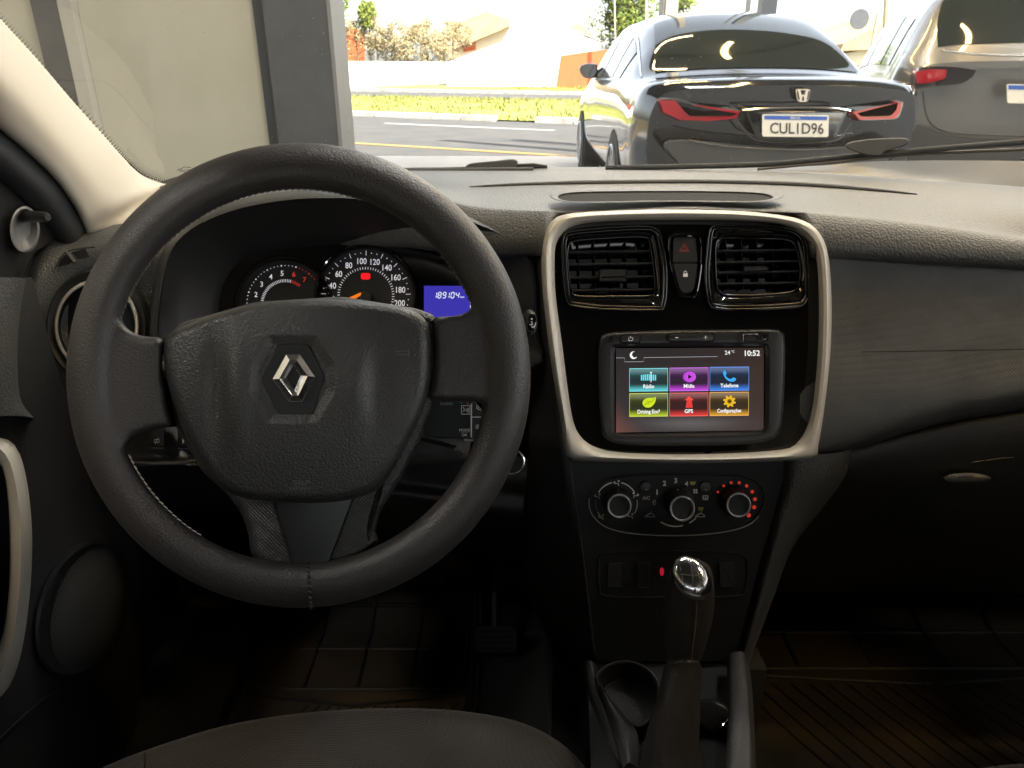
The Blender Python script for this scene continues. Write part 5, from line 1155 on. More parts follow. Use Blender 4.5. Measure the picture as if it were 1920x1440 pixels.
loft(mb, [([(ac[0] + (p[0] - ac[0]) * s, ac[1] + (p[1] - ac[1]) * s) for p in PA], edge.get(s, 0)) for s in steps], ABD, cap1=True); ab = mb.build('airbag_cover', M['airbag'], sw, sharp=80)
hexo = rpoly([(520, 645), (578, 645), (609, 706), (587, 777), (522, 777), (490, 713)], 8, 4)
mb = MB(); plate(mb, hexo, [(0, .004), (0, -.0020), (1.5, -.0030)], DW - .0236); mb.build('emblem_plate', M['smooth'], ab)
DE = DW - .0275
eo = [(549, 664), (562, 664), (590.5, 706), (566.5, 753), (542.5, 753), (510.5, 710.5), (536, 665)]
eo = [(536, 664.5), (562, 664), (590.5, 706), (566.5, 753), (542.5, 753), (510.5, 711)]
ei = [(549, 685), (550, 684), (564, 704.5), (552.5, 732), (551.5, 732), (535, 709)]
mb = MB(); md_ = mix(eo, ei, .5)
loft(mb, [(eo, .002), (eo, -.0005), (inset(eo, 1.2), -.0012)], DE)
loft(mb, [(inset(eo, 1.2), -.0012), (mix(inset(eo, 1.2), ei, .5), -.0045), (ei, -.001), (ei, .001)], DE)
mb.build('emblem', M['chrome'], ab, sharp=12)
mb = MB()
for o in (eo, ei): line(mb, [(p[0], p[1]) for p in inset(o, .6)], 1.2, DE - .0022, closed=True)
line(mb, [(562, 665), (550, 684)], 1.1, DE - .0048); line(mb, [(542.5, 752), (552, 732)], 1.1, DE - .0048)
mb.build('emblem_edge', M['chrome'], ab, smooth=False)
A2 = lambda u, v: ABD(u, v) - .0014
mb = MB(); text(mb, 'SRP', 565, 905, 10, A2, sx=1.5, ang=0); text(mb, 'AIRBAG', 564.5, 915.5, 6, A2, sx=1.45, bold=.005)
line(mb, cr([(337, 690), (348, 686.5), (358, 689), (348, 692.5)], 4), 1.0, A2, closed=True); line(mb, [(340, 662 + 27), (344, 689)], 1, A2)
line(mb, [(741, 659), (766, 658)], 1.2, A2); line(mb, [(747, 664), (766, 665)], 1.2, A2); line(mb, [(766, 654), (766, 670)], 1.6, A2); line(mb, [(738, 661.5), (747, 663.5)], 1, A2)
mb.build('embossed_marks', mat('emboss_lit_edge', (.10, .098, .095), .35), ab, smooth=False)  # flat marks, their pale colour stands in for light on embossed edges

# --- column, stalks, key -----------------------------------------
t = thing('steering_column', 'grey plastic steering column shroud behind the wheel', 'steering column', W(700, 860, .70))
mb = MB(); sh = rpoly([(350, 700), (500, 640), (760, 640), (850, 700), (885, 812), (878, 860), (852, 868), (700, 874), (500, 880), (400, 850)], 20, 5)
plate(mb, sh, [(0, .12), (0, .03), (4, .012), (14, .002), (30, -.002)], .668); mb.build('shroud', M['console'], t, sharp=70)
t = thing('audio_stalk', 'black audio remote stalk reading AUDIO and MODE OK behind the right spoke', 'stalk', W(850, 790, .65))
mb = MB(); so = rpoly([(806, 742), (886, 745), (886, 823), (865, 822.5), (806, 820), (794, 806), (795, 786)], 3, 3); plate(mb, so, [(0, .05), (0, .002), (1.5, 0)], .640); mb.build('housing', M['matte'], t)
mb = MB(); so = cr([(886, 752), (896, 760), (904, 769), (909.5, 783), (908, 800), (903, 818), (895, 822), (886, 822)], 4); plate(mb, so, [(0, .03), (0, .002), (1.5, .0)], .642); mb.build('rocker', M['smooth'], t)
mb = MB(); D_ = .6385; line(mb, [(883.8, 757), (883.6, 820)], 2, D_); line(mb, [(885, 782), (908.5, 782)], 1.6, D_)
text(mb, 'AUDIO', 837, 757, 5.2, D_, 1); text(mb, 'MODE', 871, 806.5, 5, D_); text(mb, 'OK', 871, 815.3, 4.8, D_); line(mb, [(864, 811), (879, 811)], .6, D_, 1)
line(mb, rect(865.3, 760.5, 881, 776.5, 1), 1, D_, closed=True)
line(mb, cr([(868, 763), (870.5, 766), (869.5, 768), (871, 769.5), (868, 772)], 3, False), .9, D_)
for q in (3, 5.2, 7.4): line(mb, arc(871, 769, q, -38, 38, 6), .9, D_)
line(mb, [(892.5, 797), (896, 797), (900.5, 794), (900.5, 807), (896, 803.5), (892.5, 803.5)], 1, D_, closed=True); line(mb, [(896, 797), (896, 803.5)], .8, D_); line(mb, [(902, 800.5), (908, 800.5)], 1, D_)
line(mb, [(893.5, 760.5), (894, 766), (897, 767), (901, 769.5)], 1, D_); line(mb, [(896, 761), (896.5, 766)], .8, D_)
mb.build('printed_symbols', [M['white'], M['dimwhite']], t, smooth=False)
mb = MB(); flat(mb, ell(865, 756, 2, 1.5, 8), D_); mb.build('green_mark', mat('green_print', (.02, .2, .12), .5), t, smooth=False)
mb = MB(); flat(mb, ell(877, 756.5, 3, 1.5, 8), D_); mb.build('red_mark', M['redline'], t, smooth=False)
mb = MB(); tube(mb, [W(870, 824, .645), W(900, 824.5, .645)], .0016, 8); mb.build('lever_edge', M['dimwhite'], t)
t = thing('wiper_stalk', 'black wiper stalk whose round end shows right of the steering wheel rim', 'stalk', W(985, 605, .68))
mb = MB(); tube(mb, [W(800, 640, .72), W(900, 620, .70), W(975, 607, .69)], [.009, .009, .012], 14); mb.build('arm', M['matte'], t)
mb = MB(); dome(mb, ell(993, 605, 14, 24, 32), (993, 605), [(1, .02), (1.05, .006), (.95, .0), (.7, -.002)], .683); e = mb.build('end_button', M['smooth'], t)
mb = MB(); dome(mb, ell(997, 604, 9, 17, 32), (997, 604), [(1, .0), (.9, -.002), (.5, -.003)], .682); mb.build('cap', M['gloss'], e)
mb = MB(); text(mb, '↕', 997, 606, 5, .6785); flat(mb, ell(997, 598, 1.8, n=8), .6785); line(mb, [(993, 609), (1000, 607)], 1.4, .6785); mb.build('symbol', M['white'], e, smooth=False)
t = thing('key_ring', 'thin metal key ring hanging behind the right side of the steering wheel rim', 'key ring', W(960, 888, .69))
mb = MB(); cpt = W(960, 866, .69); rr_ = 22.5 * .69 / FPX
tube(mb, [W(960 + 22.5 * math.cos(a * math.pi / 24), 866 + 23 * math.sin(a * math.pi / 24), .69) for a in range(48)], .0011, 8, True); mb.build('ring', M['chrome'], t)
mb = MB(); plate(mb, rpoly([(905, 835), (935, 832), (944, 845), (942, 870), (925, 878), (905, 872)], 6, 3), [(0, .012), (0, .002), (2, .0)], .70); mb.build('key_head', M['matte'], t)

# --- gear lever ---------------------------------------------------
t = thing('gear_lever', 'gear lever with chrome five speed shift pattern cap and black leather boot', 'gear lever', W(1270, 1430, .74))
def sleeve(mb, secs, n=32, mat=0, cap=True, wob=0, seed=0):
    """secs: (u_left, u_right, v, depth centre, depth half-thickness)"""
    rr = random.Random(seed); vs = []
    S_ = cr(secs, 5, False)
    for k, (ul, ur, v, d, h_) in enumerate(S_):
        for i in range(n):
            a = 2 * math.pi * i / n; ww = 1 + wob * mnoise.noise(Vector((math.cos(a) * 1.6, math.sin(a) * 1.6, k * .11 + seed))) + wob * .6 * mnoise.noise(Vector((math.cos(a) * 5, math.sin(a) * 5, k * .16 + seed)))
            vs.append(W((ul + ur) / 2 + (ur - ul) / 2 * math.cos(a) * ww, v + 6 * math.sin(a) * -1, d - h_ * math.sin(a) * ww))
    m = len(S_); fs = [(k * n + i, k * n + (i + 1) % n, (k + 1) * n + (i + 1) % n, (k + 1) * n + i) for k in range(m - 1) for i in range(n)]
    if cap: fs += [tuple(range(n)), tuple((m - 1) * n + i for i in range(n))]
    mb.add(vs, fs, mat)
mb = MB(); sleeve(mb, [(1285, 1312, 1052, .712, .010), (1262, 1330, 1062, .708, .020), (1252, 1337, 1085, .706, .025), (1247, 1340, 1115, .708, .026), (1244, 1338, 1150, .712, .025), (1244, 1330, 1185, .716, .023), (1247, 1322, 1215, .72, .021), (1254, 1312, 1240, .724, .018), (1262, 1304, 1250, .726, .012)])
mb.build('grip', M['boot'], t, sharp=70)
ko = ell(0, 0, 1, 1, 48)
def KO(s): 
    a = R(38); out = []
    for x, y in ko:
        X, Y = x * 38.5 * s, y * 41 * s; out.append((1296.5 + X * math.cos(a * .4) - Y * math.sin(-a * .4) * .4, 1084 + X * .22 + Y))
    return out
mb = MB(); loft(mb, [(KO(1.02), .02), (KO(1.0), -.001), (KO(.94), -.003), (KO(.8), -.0048), (KO(.5), -.0066), (KO(.2), -.0072)], lambda u, v: .671 - .00012 * (v - 1084), cap1=True); kc = mb.build('shift_cap', mat('worn_chrome', (.75, .75, .76), .16, metal=1, grain=60, gs=.5, gd=.0012, gtype='noise'), t, sharp=70)
DK = lambda u, v: .671 - .00012 * (v - 1084) - .0056 - .003 * max(0, 1 - ((u - 1297) / 30) ** 2 - ((v - 1084) / 34) ** 2)
mb = MB()
line(mb, [(1275, 1062), (1281, 1092)], 2, DK); line(mb, [(1296, 1058), (1300, 1098)], 2, DK); line(mb, [(1313, 1066), (1318, 1090)], 2, DK); line(mb, [(1279, 1077), (1316, 1080)], 2, DK)
for s_, u, v in (('1', 1273, 1058), ('3', 1294, 1054), ('5', 1311, 1062), ('2', 1284, 1101), ('4', 1303, 1107), ('R', 1318, 1099)): text(mb, s_, u, v, 7.5, DK, bold=.012)
mb.build('shift_pattern', M['greyp'], kc, smooth=False)
mb = MB(); tube(mb, [W(u, v, d) for u, v, d in cr([(1306, 1122, .683), (1306, 1150, .687), (1302, 1190, .694), (1296, 1240, .704)], 4, False)], .0006, 6); mb.build('seam', M['dthread'], t)
mb = MB(); sleeve(mb, [(1252, 1308, 1236, .727, .016), (1246, 1313, 1246, .727, .022), (1241, 1314, 1262, .728, .023), (1232, 1313, 1300, .73, .026), (1218, 1312, 1350, .733, .032), (1206, 1312, 1400, .736, .036), (1198, 1312, 1450, .738, .04), (1190, 1312, 1520, .735, .045)], wob=.10, seed=3)
mb.build('boot', M['boot'], t, sharp=80)
mb = MB(); sleeve(mb, [(1204, 1338, 1372, .800, .03), (1186, 1350, 1395, .795, .045), (1172, 1360, 1430, .79, .055), (1162, 1366, 1480, .785, .06)], wob=.16, seed=8); mb.build('boot_skirt', M['boot'], t, sharp=80)

# --- centre console ----------------------------------------------
t = thing('centre_console', 'black textured centre console with cup holder around the gear lever', 'console', WZ(1250, 1440, .40))
mb = MB(); ZC = .478
def ZP(u, v, z): 
    p = WZ(u, v, z); return (u, v, (z - CAMZ) / (-SP + CP * (720 - v) / FPX))
# floor of the tray

mb = MB(); patch(mb, [[(1362, 1232, .795), (1372, 1224, .79), (1392, 1222, .79), (1400, 1240, .80), (1404, 1240, .86)], [(1364, 1290, .775), (1372, 1288, .768), (1396, 1286, .766), (1405, 1290, .78), (1410, 1290, .88)],
                      [(1364, 1350, .758), (1372, 1350, .748), (1398, 1348, .746), (1409, 1350, .765), (1414, 1350, .90)], [(1360, 1440, .73), (1368, 1440, .716), (1396, 1440, .714), (1414, 1440, .735), (1418, 1440, .90)], [(1350, 1560, .70), (1364, 1560, .68), (1398, 1560, .678), (1420, 1560, .70), (1424, 1560, .90)]], 5, 5)
mb.build('side_wall', M['console'], t, sharp=70, label='right side wall of the centre console')
mb = MB(); patch(mb, [[(1080, 1240, .90), (1088, 1240, .82), (1104, 1238, .806), (1116, 1240, .81)], [(1082, 1300, .90), (1096, 1300, .80), (1118, 1296, .782), (1134, 1300, .79)], [(1088, 1360, .90), (1110, 1360, .79), (1140, 1356, .765), (1160, 1360, .77)],
                      [(1100, 1440, .90), (1128, 1440, .77), (1162, 1438, .745), (1184, 1440, .75)], [(1120, 1560, .90), (1150, 1560, .74), (1190, 1560, .715), (1210, 1560, .72)]], 5, 5)
mb.build('side_wall', M['dashlow'], t, sharp=70, label='left side wall of the centre console')
CH = [(1118, 1272), (1135, 1250), (1165, 1240), (1195, 1244), (1222, 1262), (1236, 1290), (1232, 1330), (1200, 1362), (1160, 1340), (1130, 1308)]
CH = cr(CH, 5); CI = [(1176 + (p[0] - 1176) * .93, 1300 + (p[1] - 1300) * .92) for p in CH]; CJ = [(1180 + (p[0] - 1176) * .84, 1322 + (p[1] - 1300) * .80) for p in CH]
DCH = lambda u, v: .797 - .000335 * (v - 1240)
mb = MB(); holed(mb, [(1100, 1205), (1400, 1205), (1400, 1500), (1110, 1500)], [inset(CH, -2)], lambda u, v: DCH(u, v) + .014); mb.build('tray', M['matte'], t)
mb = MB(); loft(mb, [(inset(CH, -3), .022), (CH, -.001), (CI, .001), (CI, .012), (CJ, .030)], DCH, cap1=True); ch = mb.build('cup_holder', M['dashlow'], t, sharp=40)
mb = MB(); tube(mb, [W(u, v, DCH(u, v) - .0006) for u, v in CH[:26]], .0009, 6); tube(mb, [W(u, v, DCH(u, v) + .026) for u, v in CJ[:22]], .0010, 6); mb.build('rim', M['console'], ch)  # paler tubes stand for highlights along the cup holder rims
mb = MB(); patch(mb, [[(1122, 1286, .784), (1128, 1288, .775), (1140, 1304, .776)], [(1140, 1340, .762), (1150, 1330, .755), (1180, 1352, .76)], [(1155, 1390, .745), (1172, 1376, .740), (1196, 1380, .745)], [(1168, 1440, .725), (1180, 1430, .722), (1196, 1440, .727)]], 5, 5); mb.build('shelf', M['console'], t, sharp=70)
t = thing('key_fob', 'black plastic fob with a metal-edged slot lying right of the gear lever', 'fob', W(1338, 1350, .765))
fo = rpoly([(1290, 1330), (1310, 1312), (1340, 1311), (1362, 1322), (1376, 1343), (1374, 1356), (1350, 1378), (1332, 1374), (1300, 1356)], 7, 4)
mb = MB(); plate(mb, fo, [(0, .02), (0, .004), (3, .0), (8, -.001)], .757); mb.build('case', M['smooth'], t, sharp=60)
mb = MB(); flat(mb, rpoly([(1344, 1358), (1363, 1340), (1367, 1344), (1348, 1364)], 2), .7555); mb.build('slot', M['carpet'], t, smooth=False)
mb = MB(); tube(mb, [W(1349, 1365, .7565), W(1356, 1359, .7558), W(1371, 1345, .757)], .0022, 8); mb.build('slot_edge', M['chromed'], t)

# --- mats and pedals ---------------------------------------------
def floormat(lbl, x0, x1, y0, y1, z0, z1, ybend, dv, nx_, loc, slant):
    t = thing('floor_mat', lbl, 'floor mat', loc, 'rubber floor mats')
    def Z(y): return z0 + max(0, (y - ybend)) * (z1 - z0) / (y1 - ybend)
    mb = MB(); xs = [x0 + (x1 - x0) * i / 8 for i in range(9)]; ys = [y0, (y0 + ybend) / 2, ybend - .03, ybend, ybend + .03, (ybend + y1) / 2, y1]
    vs = [Vector((x, y, Z(y))) for y in ys for x in xs]; vs2 = [p - Vector((0, 0, .006)) for p in vs]; n = len(xs); m = len(ys); L_ = len(vs)
    fs = [(j * n + i, j * n + i + 1, (j + 1) * n + i + 1, (j + 1) * n + i) for j in range(m - 1) for i in range(n - 1)]
    mb.add(vs, fs); mb.build('mat_sheet', M['mat'], t, sharp=80)
    mb = MB()
    def rib(p, q, r_=.003):
        k = 10; pts = [Vector((p[0] + (q[0] - p[0]) * i / k, p[1] + (q[1] - p[1]) * i / k, 0)) for i in range(k + 1)]
        for a in pts: a.z = Z(a.y) + .001
        tube(mb, pts, r_, 6)
    ym = .80 if slant < 0 else .84
    for i in range(nx_ + 1):
        x = x0 + .02 + (x1 - x0 - .04) * i / nx_; rib((x, ym), (x, y1 - .02))
    for k in range(6):
        y = ym + (y1 - .02 - ym) * k / 5; rib((x0 + .02, y), (x1 - .02, y))
    for k in range(-8, 30):
        x = x0 + (x1 - x0) * k / 22; a = (x, ym - .03); b = (x + .10 * slant, ym - .20)
        if x0 < a[0] < x1 and x0 < b[0] < x1: rib(a, b, .0022)
    rib((x0 + .02, ym - .21), ((x0 + x1) / 2, ym - .235)); rib(((x0 + x1) / 2, ym - .235), (x1 - .02, ym - .21))
    rib((x0 + .02, ym - .01), ((x0 + x1) / 2, ym - .03)); rib(((x0 + x1) / 2, ym - .03), (x1 - .02, ym - .01)); rib((x0 + .01, y0 + .01), (x0 + .01, y1 - .01), .005); rib((x1 - .01, y0 + .01), (x1 - .01, y1 - .01), .005); rib((x0 + .01, y1 - .01), (x1 - .01, y1 - .01), .005)
    mb.build('rib', M['matte'], t, sharp=60)
floormat('dusty rubber floor mat with painted brown lit patches, under the steering wheel on the driver side', -.40, -.05, .52, 1.22, .245, .42, .93, 0, 4, (-.22, .8, .24), -1)
floormat('dark rubber floor mat with diagonal grooves in the passenger footwell', .30, .90, .42, 1.24, .245, .42, .93, 0, 5, (.6, .8, .24), 1)
def pedal(name, lbl, u, v, d, w_, h_, tilt=.02):
    t = thing(name, lbl, 'pedal', W(u, v, d))
    mb = MB(); plate(mb, rect(u - w_, v - h_, u + w_, v + h_, 8, 4), [(0, .012), (0, .002), (2, .0)], d); mb.build('pad', M['dashlow'], t)
    mb = MB()
    for k in range(4): line(mb, [(u - w_ + 6, v - h_ + 10 + k * (2 * h_ - 20) / 3), (u + w_ - 6, v - h_ + 10 + k * (2 * h_ - 20) / 3)], 3, d - .001)
    mb.build('tread', M['carpet'], t, smooth=False)
    mb = MB(); tube(mb, [W(u, v - h_ + 8, d + .01), W(u, v - h_ - 60, d + .05), W(u + 4, v - h_ - 170, d + .06)], .008, 8); mb.build('arm', M['matte'], t)
pedal('brake_pedal', 'dark brake pedal in the shadow right of the driver mat', 930, 1200, 1.12, 40, 26)
pedal('accelerator_pedal', 'dark accelerator pedal high in the shadow left of the centre stack', 945, 1085, 1.14, 22, 26)
pedal('clutch_pedal', 'dark clutch pedal behind the lower part of the steering wheel', 800, 1068, 1.16, 36, 26)

# --- driver seat --------------------------------------------------
t = thing('driver_seat', 'dark brown fabric front edge of the driver seat cushion with pale stitching', 'seat', (-.2, .45, .25))
ed = cr([(120, 1475), (190, 1440), (270, 1408), (400, 1366), (520, 1343), (640, 1331), (760, 1328), (860, 1333), (960, 1350), (1030, 1380), (1080, 1420), (1110, 1470), (1125, 1560)], 4, False)
def srow(f): return [f(u, v) for u, v in ed]
cxs, cys = 620, 1700
def toc(k, d): return lambda u, v: (u + (cxs - u) * k, v + (cys - v) * k, d)
mb = MB(); patch(mb, [srow(lambda u, v: (u + (cxs - u) * .06, v + 60, .88)), srow(lambda u, v: (u + (cxs - u) * .0, v + 12, .80)), srow(lambda u, v: (u, v, .765)), srow(toc(.05, .745)), srow(toc(.2, .70)), srow(toc(.45, .64)), srow(toc(.8, .56))], 1, 5)
mb.build('cushion', M['seat'], t, sharp=80)
mb = MB(); k = 0
E2 = cr([(u, v + 5) for u, v in ed], 4, False)
i = 4
while i < len(E2) - 6:
    a, b = E2[i], E2[i + 1]
    a2 = (a[0] + (cxs - a[0]) * .012, a[1]); b2 = (b[0] + (cxs - b[0]) * .012, b[1]); L_ = math.hypot(b2[0] - a2[0], b2[1] - a2[1])
    q = max(1, int(L_ / 5.5))
    for j in range(q):
        s0, s1 = j / q, (j + .7) / q
        tube(mb, [W(a2[0] + (b2[0] - a2[0]) * s + 0, a2[1] + (b2[1] - a2[1]) * s, .7615) for s in (s0, s1)], .00055, 5)
    i += 1
mb.build('stitching', M['thread'], t)
mb = MB()
for pts in ([(272, 1412), (271, 1440), (268, 1480), (262, 1560)], [(975, 1362), (968, 1400), (962, 1440), (955, 1520)]):
    tube(mb, [W(u, v, lerp(v, [1360, 1400, 1440, 1560], [.757, .745, .730, .70])) for u, v in cr(pts, 4, False)], .0009, 6)
mb.build('seam', M['carpet'], t)
mb = MB(); xbox(mb, -.42, .03, -.05, .50, .24, .36); mb.build('seat_base', M['carpet'], t, smooth=False)
# passenger seat corner shows its stitched edge at the very bottom right
t = thing('passenger_seat', 'edge of the passenger seat cushion with pale stitching in the bottom right corner', 'seat', (.6, .40, .25))
ed2 = cr([(1780, 1452), (1860, 1438), (1940, 1432), (2040, 1430), (2200, 1432)], 4, False)
mb = MB(); patch(mb, [[(u, v + 40, .84) for u, v in ed2], [(u, v + 4, .78) for u, v in ed2], [(u, v, .755) for u, v in ed2], [(u, v + 14, .735) for u, v in ed2], [(u, v + 120, .68) for u, v in ed2], [(u, v + 300, .60) for u, v in ed2]], 1, 4); mb.build('cushion', M['seat'], t, sharp=80)
mb = MB(); n_ = 0
for q in range(60):
    u = 1795 + q * 6; v = lerp(u, [p[0] for p in ed2], [p[1] for p in ed2]) + 4; v2 = lerp(u + 4, [p[0] for p in ed2], [p[1] for p in ed2]) + 4
    tube(mb, [W(u, v, .748), W(u + 4, v2, .748)], .00055, 5)
mb.build('stitching', M['thread'], t)

# --- door ---------------------------------------------------------
t = thing('driver_door', 'dark door panel at the left with silver pull handle and round speaker grille', 'car door', (-.52, .7, .5))
XD = -.505
def DX(u, v, off=0): return (XD + off) / ((u - 960) / FPX)
rows = []
for v in (520, 600, 700, 800, 900, 1000, 1100, 1200, 1320, 1460, 1600):
    far = lerp(v, [520, 700, 800, 900, 1000, 1100, 1200, 1320, 1460, 1600], [60, 110, 150, 210, 250, 262, 262, 258, 200, 120])
    rows.append([(u, v, DX(u, v)) for u in (-120, -40, 20, 20 + (far - 20) * .5, far)])
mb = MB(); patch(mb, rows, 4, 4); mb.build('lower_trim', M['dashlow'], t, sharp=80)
mb = MB(); rows = []
for v, far in ((520, 46), (560, 38), (640, 30), (740, 34), (780, 60)):
    rows.append([(-120, v, DX(-120, v, .0)), (-20, v, DX(-20, v, .022)), (far - 20, v, DX(far - 20, v, .022)), (far, v + 3, DX(far, v, .012)), (far + 4, v + 3, DX(far + 4, v, -.01))])
patch(mb, rows, 4, 5); mb.build('armrest_top', M['dash'], t, sharp=80)
# silver pull
mb = MB(); ou = cr([(-60, 800), (0, 818), (28, 835), (46, 880), (58, 960), (60, 1050), (52, 1150), (36, 1240), (10, 1300), (-30, 1340), (-90, 1340), (-90, 800)], 5)
inn = cr([(-50, 850), (-8, 860), (8, 890), (16, 960), (18, 1050), (14, 1130), (2, 1200), (-20, 1240), (-50, 1250), (-75, 1240), (-75, 860)], 5)
pc = (-30, 1050); PO, PI_ = polar(ou, pc, 96), polar(inn, pc, 96)
loft(mb, [(PO, .0), (mix(PO, PI_, .15), -.035), (mix(PO, PI_, .5), -.05), (mix(PO, PI_, .9), -.045), (PI_, -.02)], lambda u, v: lerp(v, [800, 1340], [.735, .735])); mb.build('pull_handle', M['silver'], t, sharp=80)
# speaker
def spk(cx, cy, rx, ry, tilt, n=64):
    out = []
    for i in range(n):
        a = 2 * math.pi * i / n; x, y = rx * math.cos(a), ry * math.sin(a); out.append((cx + x + y * tilt, cy + y))
    return out
DSP = lambda u, v: DX(min(u, 300), v)
so, si = spk(155, 1142, 88, 134, -.22), spk(166, 1140, 68, 116, -.22)
mb = MB(); loft(mb, [(so, -.0), (inset(so, 4), -.010), (inset(so, 11), -.013), (si, -.006), (inset(si, 1), -.003)], DSP); sk = mb.build('speaker_ring', M['smooth'], t)
m_ = mat('speaker_mesh', (.012, .012, .013), .35); nt = m_.node_tree; tc = nt.nodes.new('ShaderNodeTexCoord'); vo = nt.nodes.new('ShaderNodeTexVoronoi'); vo.inputs['Randomness'].default_value = 0; vo.inputs['Scale'].default_value = 240
nt.links.new(tc.outputs['Object'], vo.inputs['Vector']); cr_ = nt.nodes.new('ShaderNodeValToRGB'); cr_.color_ramp.elements[0].position = .32; cr_.color_ramp.elements[1].position = .38
cr_.color_ramp.elements[0].color = (.001, .001, .001, 1); cr_.color_ramp.elements[1].color = (.055, .055, .055, 1); nt.links.new(vo.outputs['Distance'], cr_.inputs[0]); nt.links.new(cr_.outputs[0], nt.nodes['Principled BSDF'].inputs['Base Color'])
mb = MB(); loft(mb, [(inset(si, 0), -.003), ([(166 + (p[0] - 166) * .6, 1140 + (p[1] - 1140) * .6) for p in si], -.006), ([(166 + (p[0] - 166) * .2, 1140 + (p[1] - 1140) * .2) for p in si], -.008)], DSP, cap1=True); mb.build('speaker_grille', m_, sk)
mb = MB(); tube(mb, [W(u, v, DX(u, v) - .004) for u, v in cr([(-40, 1420), (10, 1375), (60, 1328), (108, 1292), (150, 1280), (200, 1300), (214, 1330)], 5, False)], .0016, 6); mb.build('pocket_edge', M['smooth'], t)
# mirror corner with joystick
mb = MB(); o = rpoly([(-60, 250), (10, 322), (60, 375), (112, 440), (96, 452), (60, 478), (40, 520), (10, 535), (-60, 540)], 4, 3); plate(mb, o, [(0, .02), (0, .0), (2, -.002)], lambda u, v: lerp(u, [-60, 112], [.72, .86])); mc = mb.build('mirror_corner', M['smooth'], t)
DM = lambda u, v: lerp(u, [-60, 112], [.72, .86]) - .003
mb = MB(); loft(mb, [(ell(46, 430, 29, 45, 40), .0), (ell(46, 430, 27, 43, 40), -.016), (ell(46.5, 430, 24, 39, 40), -.017), (ell(44, 424, 15, 25, 40), -.004), (ell(42, 420, 8, 14, 40), -.003)], DM, cap1=True); jc = mb.build('joystick_cup', mat('grey_cup_plastic', (.14, .14, .14), .4), mc, sharp=50)
mb = MB(); tube(mb, [W(40, 406, .80), W(62, 406, .785), W(84, 407, .765), W(90, 408, .760)], [.0065, .006, .0055, .003], 12); mb.build('mirror_joystick', M['smooth'], mc)

# --- left pillar, seal and windscreen -----------------------------
t = thing('pillar_trim', 'pale beige windscreen pillar trim at the upper left', 'pillar trim', W(200, 400, .95))
gl = [(-160, -130), (-60, -30), (0, 42), (60, 108), (130, 190), (200, 268), (240, 312), (272, 338), (316, 352)]      # glass side
dr = [(-200, 60), (-90, 160), (0, 238), (60, 290), (108, 338), (140, 384), (158, 418), (165, 436), (170, 450)]      # door side
dg = [.64, .70, .745, .80, .87, .94, .985, 1.02, 1.06]; dd_ = [.62, .68, .73, .775, .815, .85, .87, .885, .895]
rows = []
for (g, q, a, b) in zip(gl, dr, dg, dd_):
    r_ = [(g[0] + 4, g[1] - 4, a + .03), (g[0], g[1], a)]
    for k, bul in ((.25, .030), (.5, .040), (.75, .028)): r_.append((g[0] + (q[0] - g[0]) * k, g[1] + (q[1] - g[1]) * k, a + (b - a) * k - bul))
    r_ += [(q[0], q[1], b), (q[0] - 4, q[1] + 2, b + .04)]; rows.append(r_)
rows.append([(360, 352, 1.09), (350, 356, 1.06), (310, 385, 1.02), (270, 410, .96), (220, 434, .92), (172, 452, .90), (170, 456, .93)])
rows[-2] = [(330, 350, 1.09), (318, 352, 1.06), (285, 372, 1.01), (245, 395, .95), (205, 420, .905), (165, 436, .885), (160, 440, .92)]
mb = MB(); patch(mb, rows, 6, 6); mb.build('trim', M['beige'], t, sharp=80)
mb = MB(); rows = []
for k, (q, b) in enumerate(zip(dr, dd_)):
    wd = lerp(k, [0, 2, 5, 8], [70, 72, 60, 44]); rows.append([(q[0] + 2, q[1] - 2, b + .01), (q[0] - wd * .35, q[1] + wd * .45, b - .012), (q[0] - wd * .75, q[1] + wd * .8, b - .008), (q[0] - wd * .9, q[1] + wd, b + .03)])
patch(mb, rows, 5, 5); tag(mb.build('door_seal', mat('black_rubber_seal', (.008, .009, .012), .6), loc=W(100, 400, .85), sharp=80), 'black rubber door seal running beside the pale pillar', 'door seal')

wt = thing('windscreen', 'dusty windscreen glass in front of the dashboard', 'windscreen', (.184, 1.25, .93))
def WS(x, t_):
    k = ((x - .184) / .8); return Vector((x, 1.26 - .16 * k * k - .848 * t_, .905 + .53 * t_))
mb = MB(); nx, ny = 24, 12
mb.add([WS(-.62 + 1.66 * i / nx, .66 * j / ny) for j in range(ny + 1) for i in range(nx + 1)], [(j * (nx + 1) + i, j * (nx + 1) + i + 1, (j + 1) * (nx + 1) + i + 1, (j + 1) * (nx + 1) + i) for j in range(ny) for i in range(nx)])
mb.build('glass', M['wind'], wt, sharp=80)
mb = MB(); frit = mat('black_frit', (.01, .01, .01), .6)
edge_ = cr([(-60, -36), (0, 36), (60, 102), (130, 184), (200, 262), (240, 306), (272, 331), (316, 344), (380, 350)], 12, False)
for i in range(2, len(edge_)):
    u, v = edge_[i]; a, b = edge_[i - 1]; L_ = math.hypot(u - a, v - b); nx_, ny_ = (v - b) / L_, -(u - a) / L_
    for q in range(3):
        r_ = 1.7 - q * .5; d = lerp(i, [0, len(edge_)], [.70, 1.075])
        flat(mb, ell(u + nx_ * (2 + q * 3.6) + (i % 2) * .5, v + ny_ * (2 + q * 3.6), r_, r_, 6), d)
mb.build('frit_dots', frit, wt, smooth=False)
mb = MB(); line(mb, [(332, 320), (346, 313), (358, 314)], 1.2, 1.06); line(mb, [(336, 322), (352, 318), (360, 320)], 1, 1.06); line(mb, [(334, 317), (350, 324)], .9, 1.06); mb.build('printed_mark', frit, wt, smooth=False)
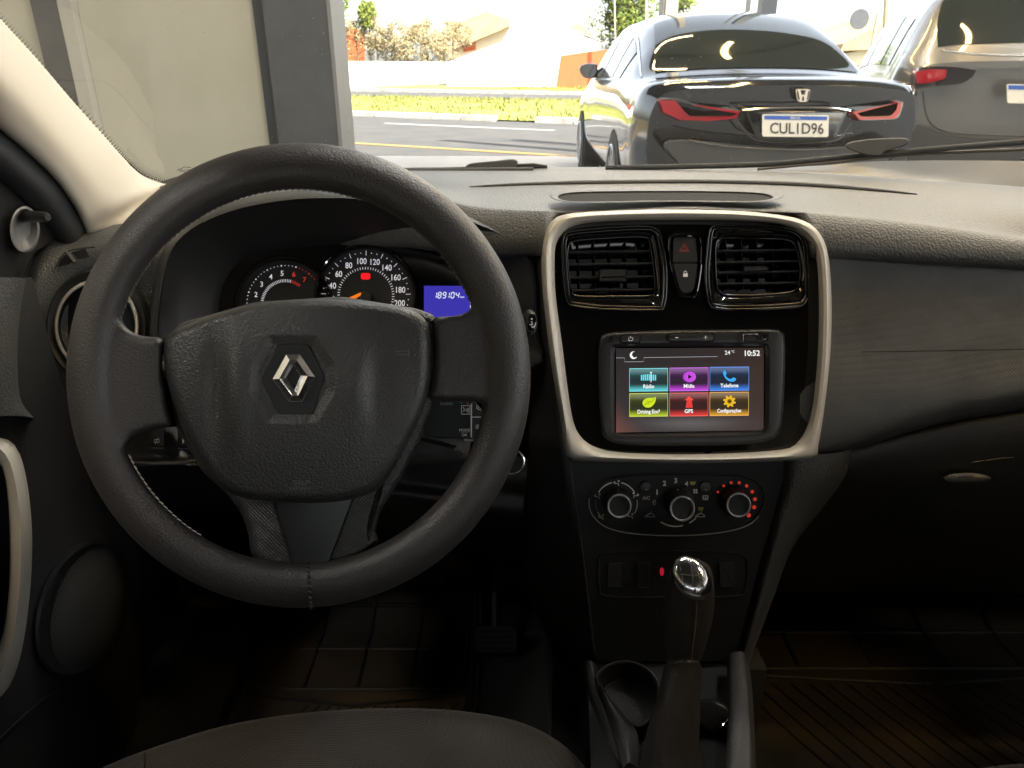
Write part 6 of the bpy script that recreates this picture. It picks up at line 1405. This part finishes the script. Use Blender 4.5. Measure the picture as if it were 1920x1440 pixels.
mb = MB(); tube(mb, [W(u, v, d) for u, v, d in cr([(240, 309, 1.0), (272, 336, 1.05), (318, 349, 1.10), (420, 345, 1.14), (560, 332, 1.18), (760, 321, 1.21), (1000, 318, 1.22)], 5, False)], .004, 8); mb.build('lower_seal', frit, wt)
t = thing('cowl', 'black plastic cowl strip under the windscreen with the wipers resting on it', 'cowl', W(1300, 320, 1.3))
mb = MB(); patch(mb, [[(700, 316, 1.30), (1000, 313.5, 1.32), (1150, 313, 1.32), (1500, 312, 1.30), (1650, 302, 1.25), (1920, 302, 1.18), (2150, 312, 1.10)], [(700, 322, 1.25), (1000, 320, 1.27), (1150, 319, 1.27), (1500, 321, 1.25), (1700, 330, 1.21), (1920, 344, 1.13), (2150, 364, 1.05)], [(700, 335, 1.24), (1000, 335, 1.25), (1150, 335, 1.25), (1500, 340, 1.23), (1700, 350, 1.18), (1920, 366, 1.11), (2150, 386, 1.03)]], 5, 4)
mb.build('cowl_grille', M['smooth'], t, sharp=80)
t = thing('wiper', 'short left wiper lying level on the cowl, its hub in the middle of the picture', 'wiper', W(920, 312, 1.27))
mb = MB(); tube(mb, [W(u, v, 1.26) for u, v in ((740, 318), (830, 317), (900, 315), (1026, 312.5))], .0028, 8); mb.build('blade', M['rubber'], t)
mb = MB(); plate(mb, cr([(872, 318), (880, 307), (925, 302), (966, 299), (968, 314), (940, 321), (880, 322)], 4), [(0, .02), (0, .003), (2, .0)], 1.25); mb.build('hub', M['rubber'], t)
mb = MB(); tube(mb, [W(u, v, 1.25) for u, v in ((968, 310), (1000, 308.5), (1024, 312))], .0024, 8); mb.build('arm', M['rubber'], t)
t = thing('wiper', 'long right wiper slanting up to the right edge of the windscreen', 'wiper', W(1500, 300, 1.2))
mb = MB(); tube(mb, [W(u, v, d) for u, v, d in cr([(1135, 315, 1.24), (1300, 312, 1.22), (1450, 307, 1.20), (1600, 293, 1.16), (1750, 280, 1.12), (1920, 266, 1.07), (2060, 256, 1.02)], 5, False)], .0045, 10); mb.build('blade', M['rubber'], t)
mb = MB(); tube(mb, [W(u, v, d) for u, v, d in cr([(1420, 317, 1.23), (1560, 304, 1.19), (1700, 290, 1.14), (1920, 280, 1.08), (2060, 274, 1.03)], 5, False)], .0026, 8); mb.build('arm', mat('wiper_arm_bronze', (.05, .04, .03), .4), t)
mb = MB(); plate(mb, cr([(1586, 276), (1596, 266), (1640, 260), (1698, 259), (1699, 272), (1660, 284), (1650, 292), (1620, 290)], 4), [(0, .02), (0, .003), (2, .0)], 1.13); mb.build('hub', M['rubber'], t)
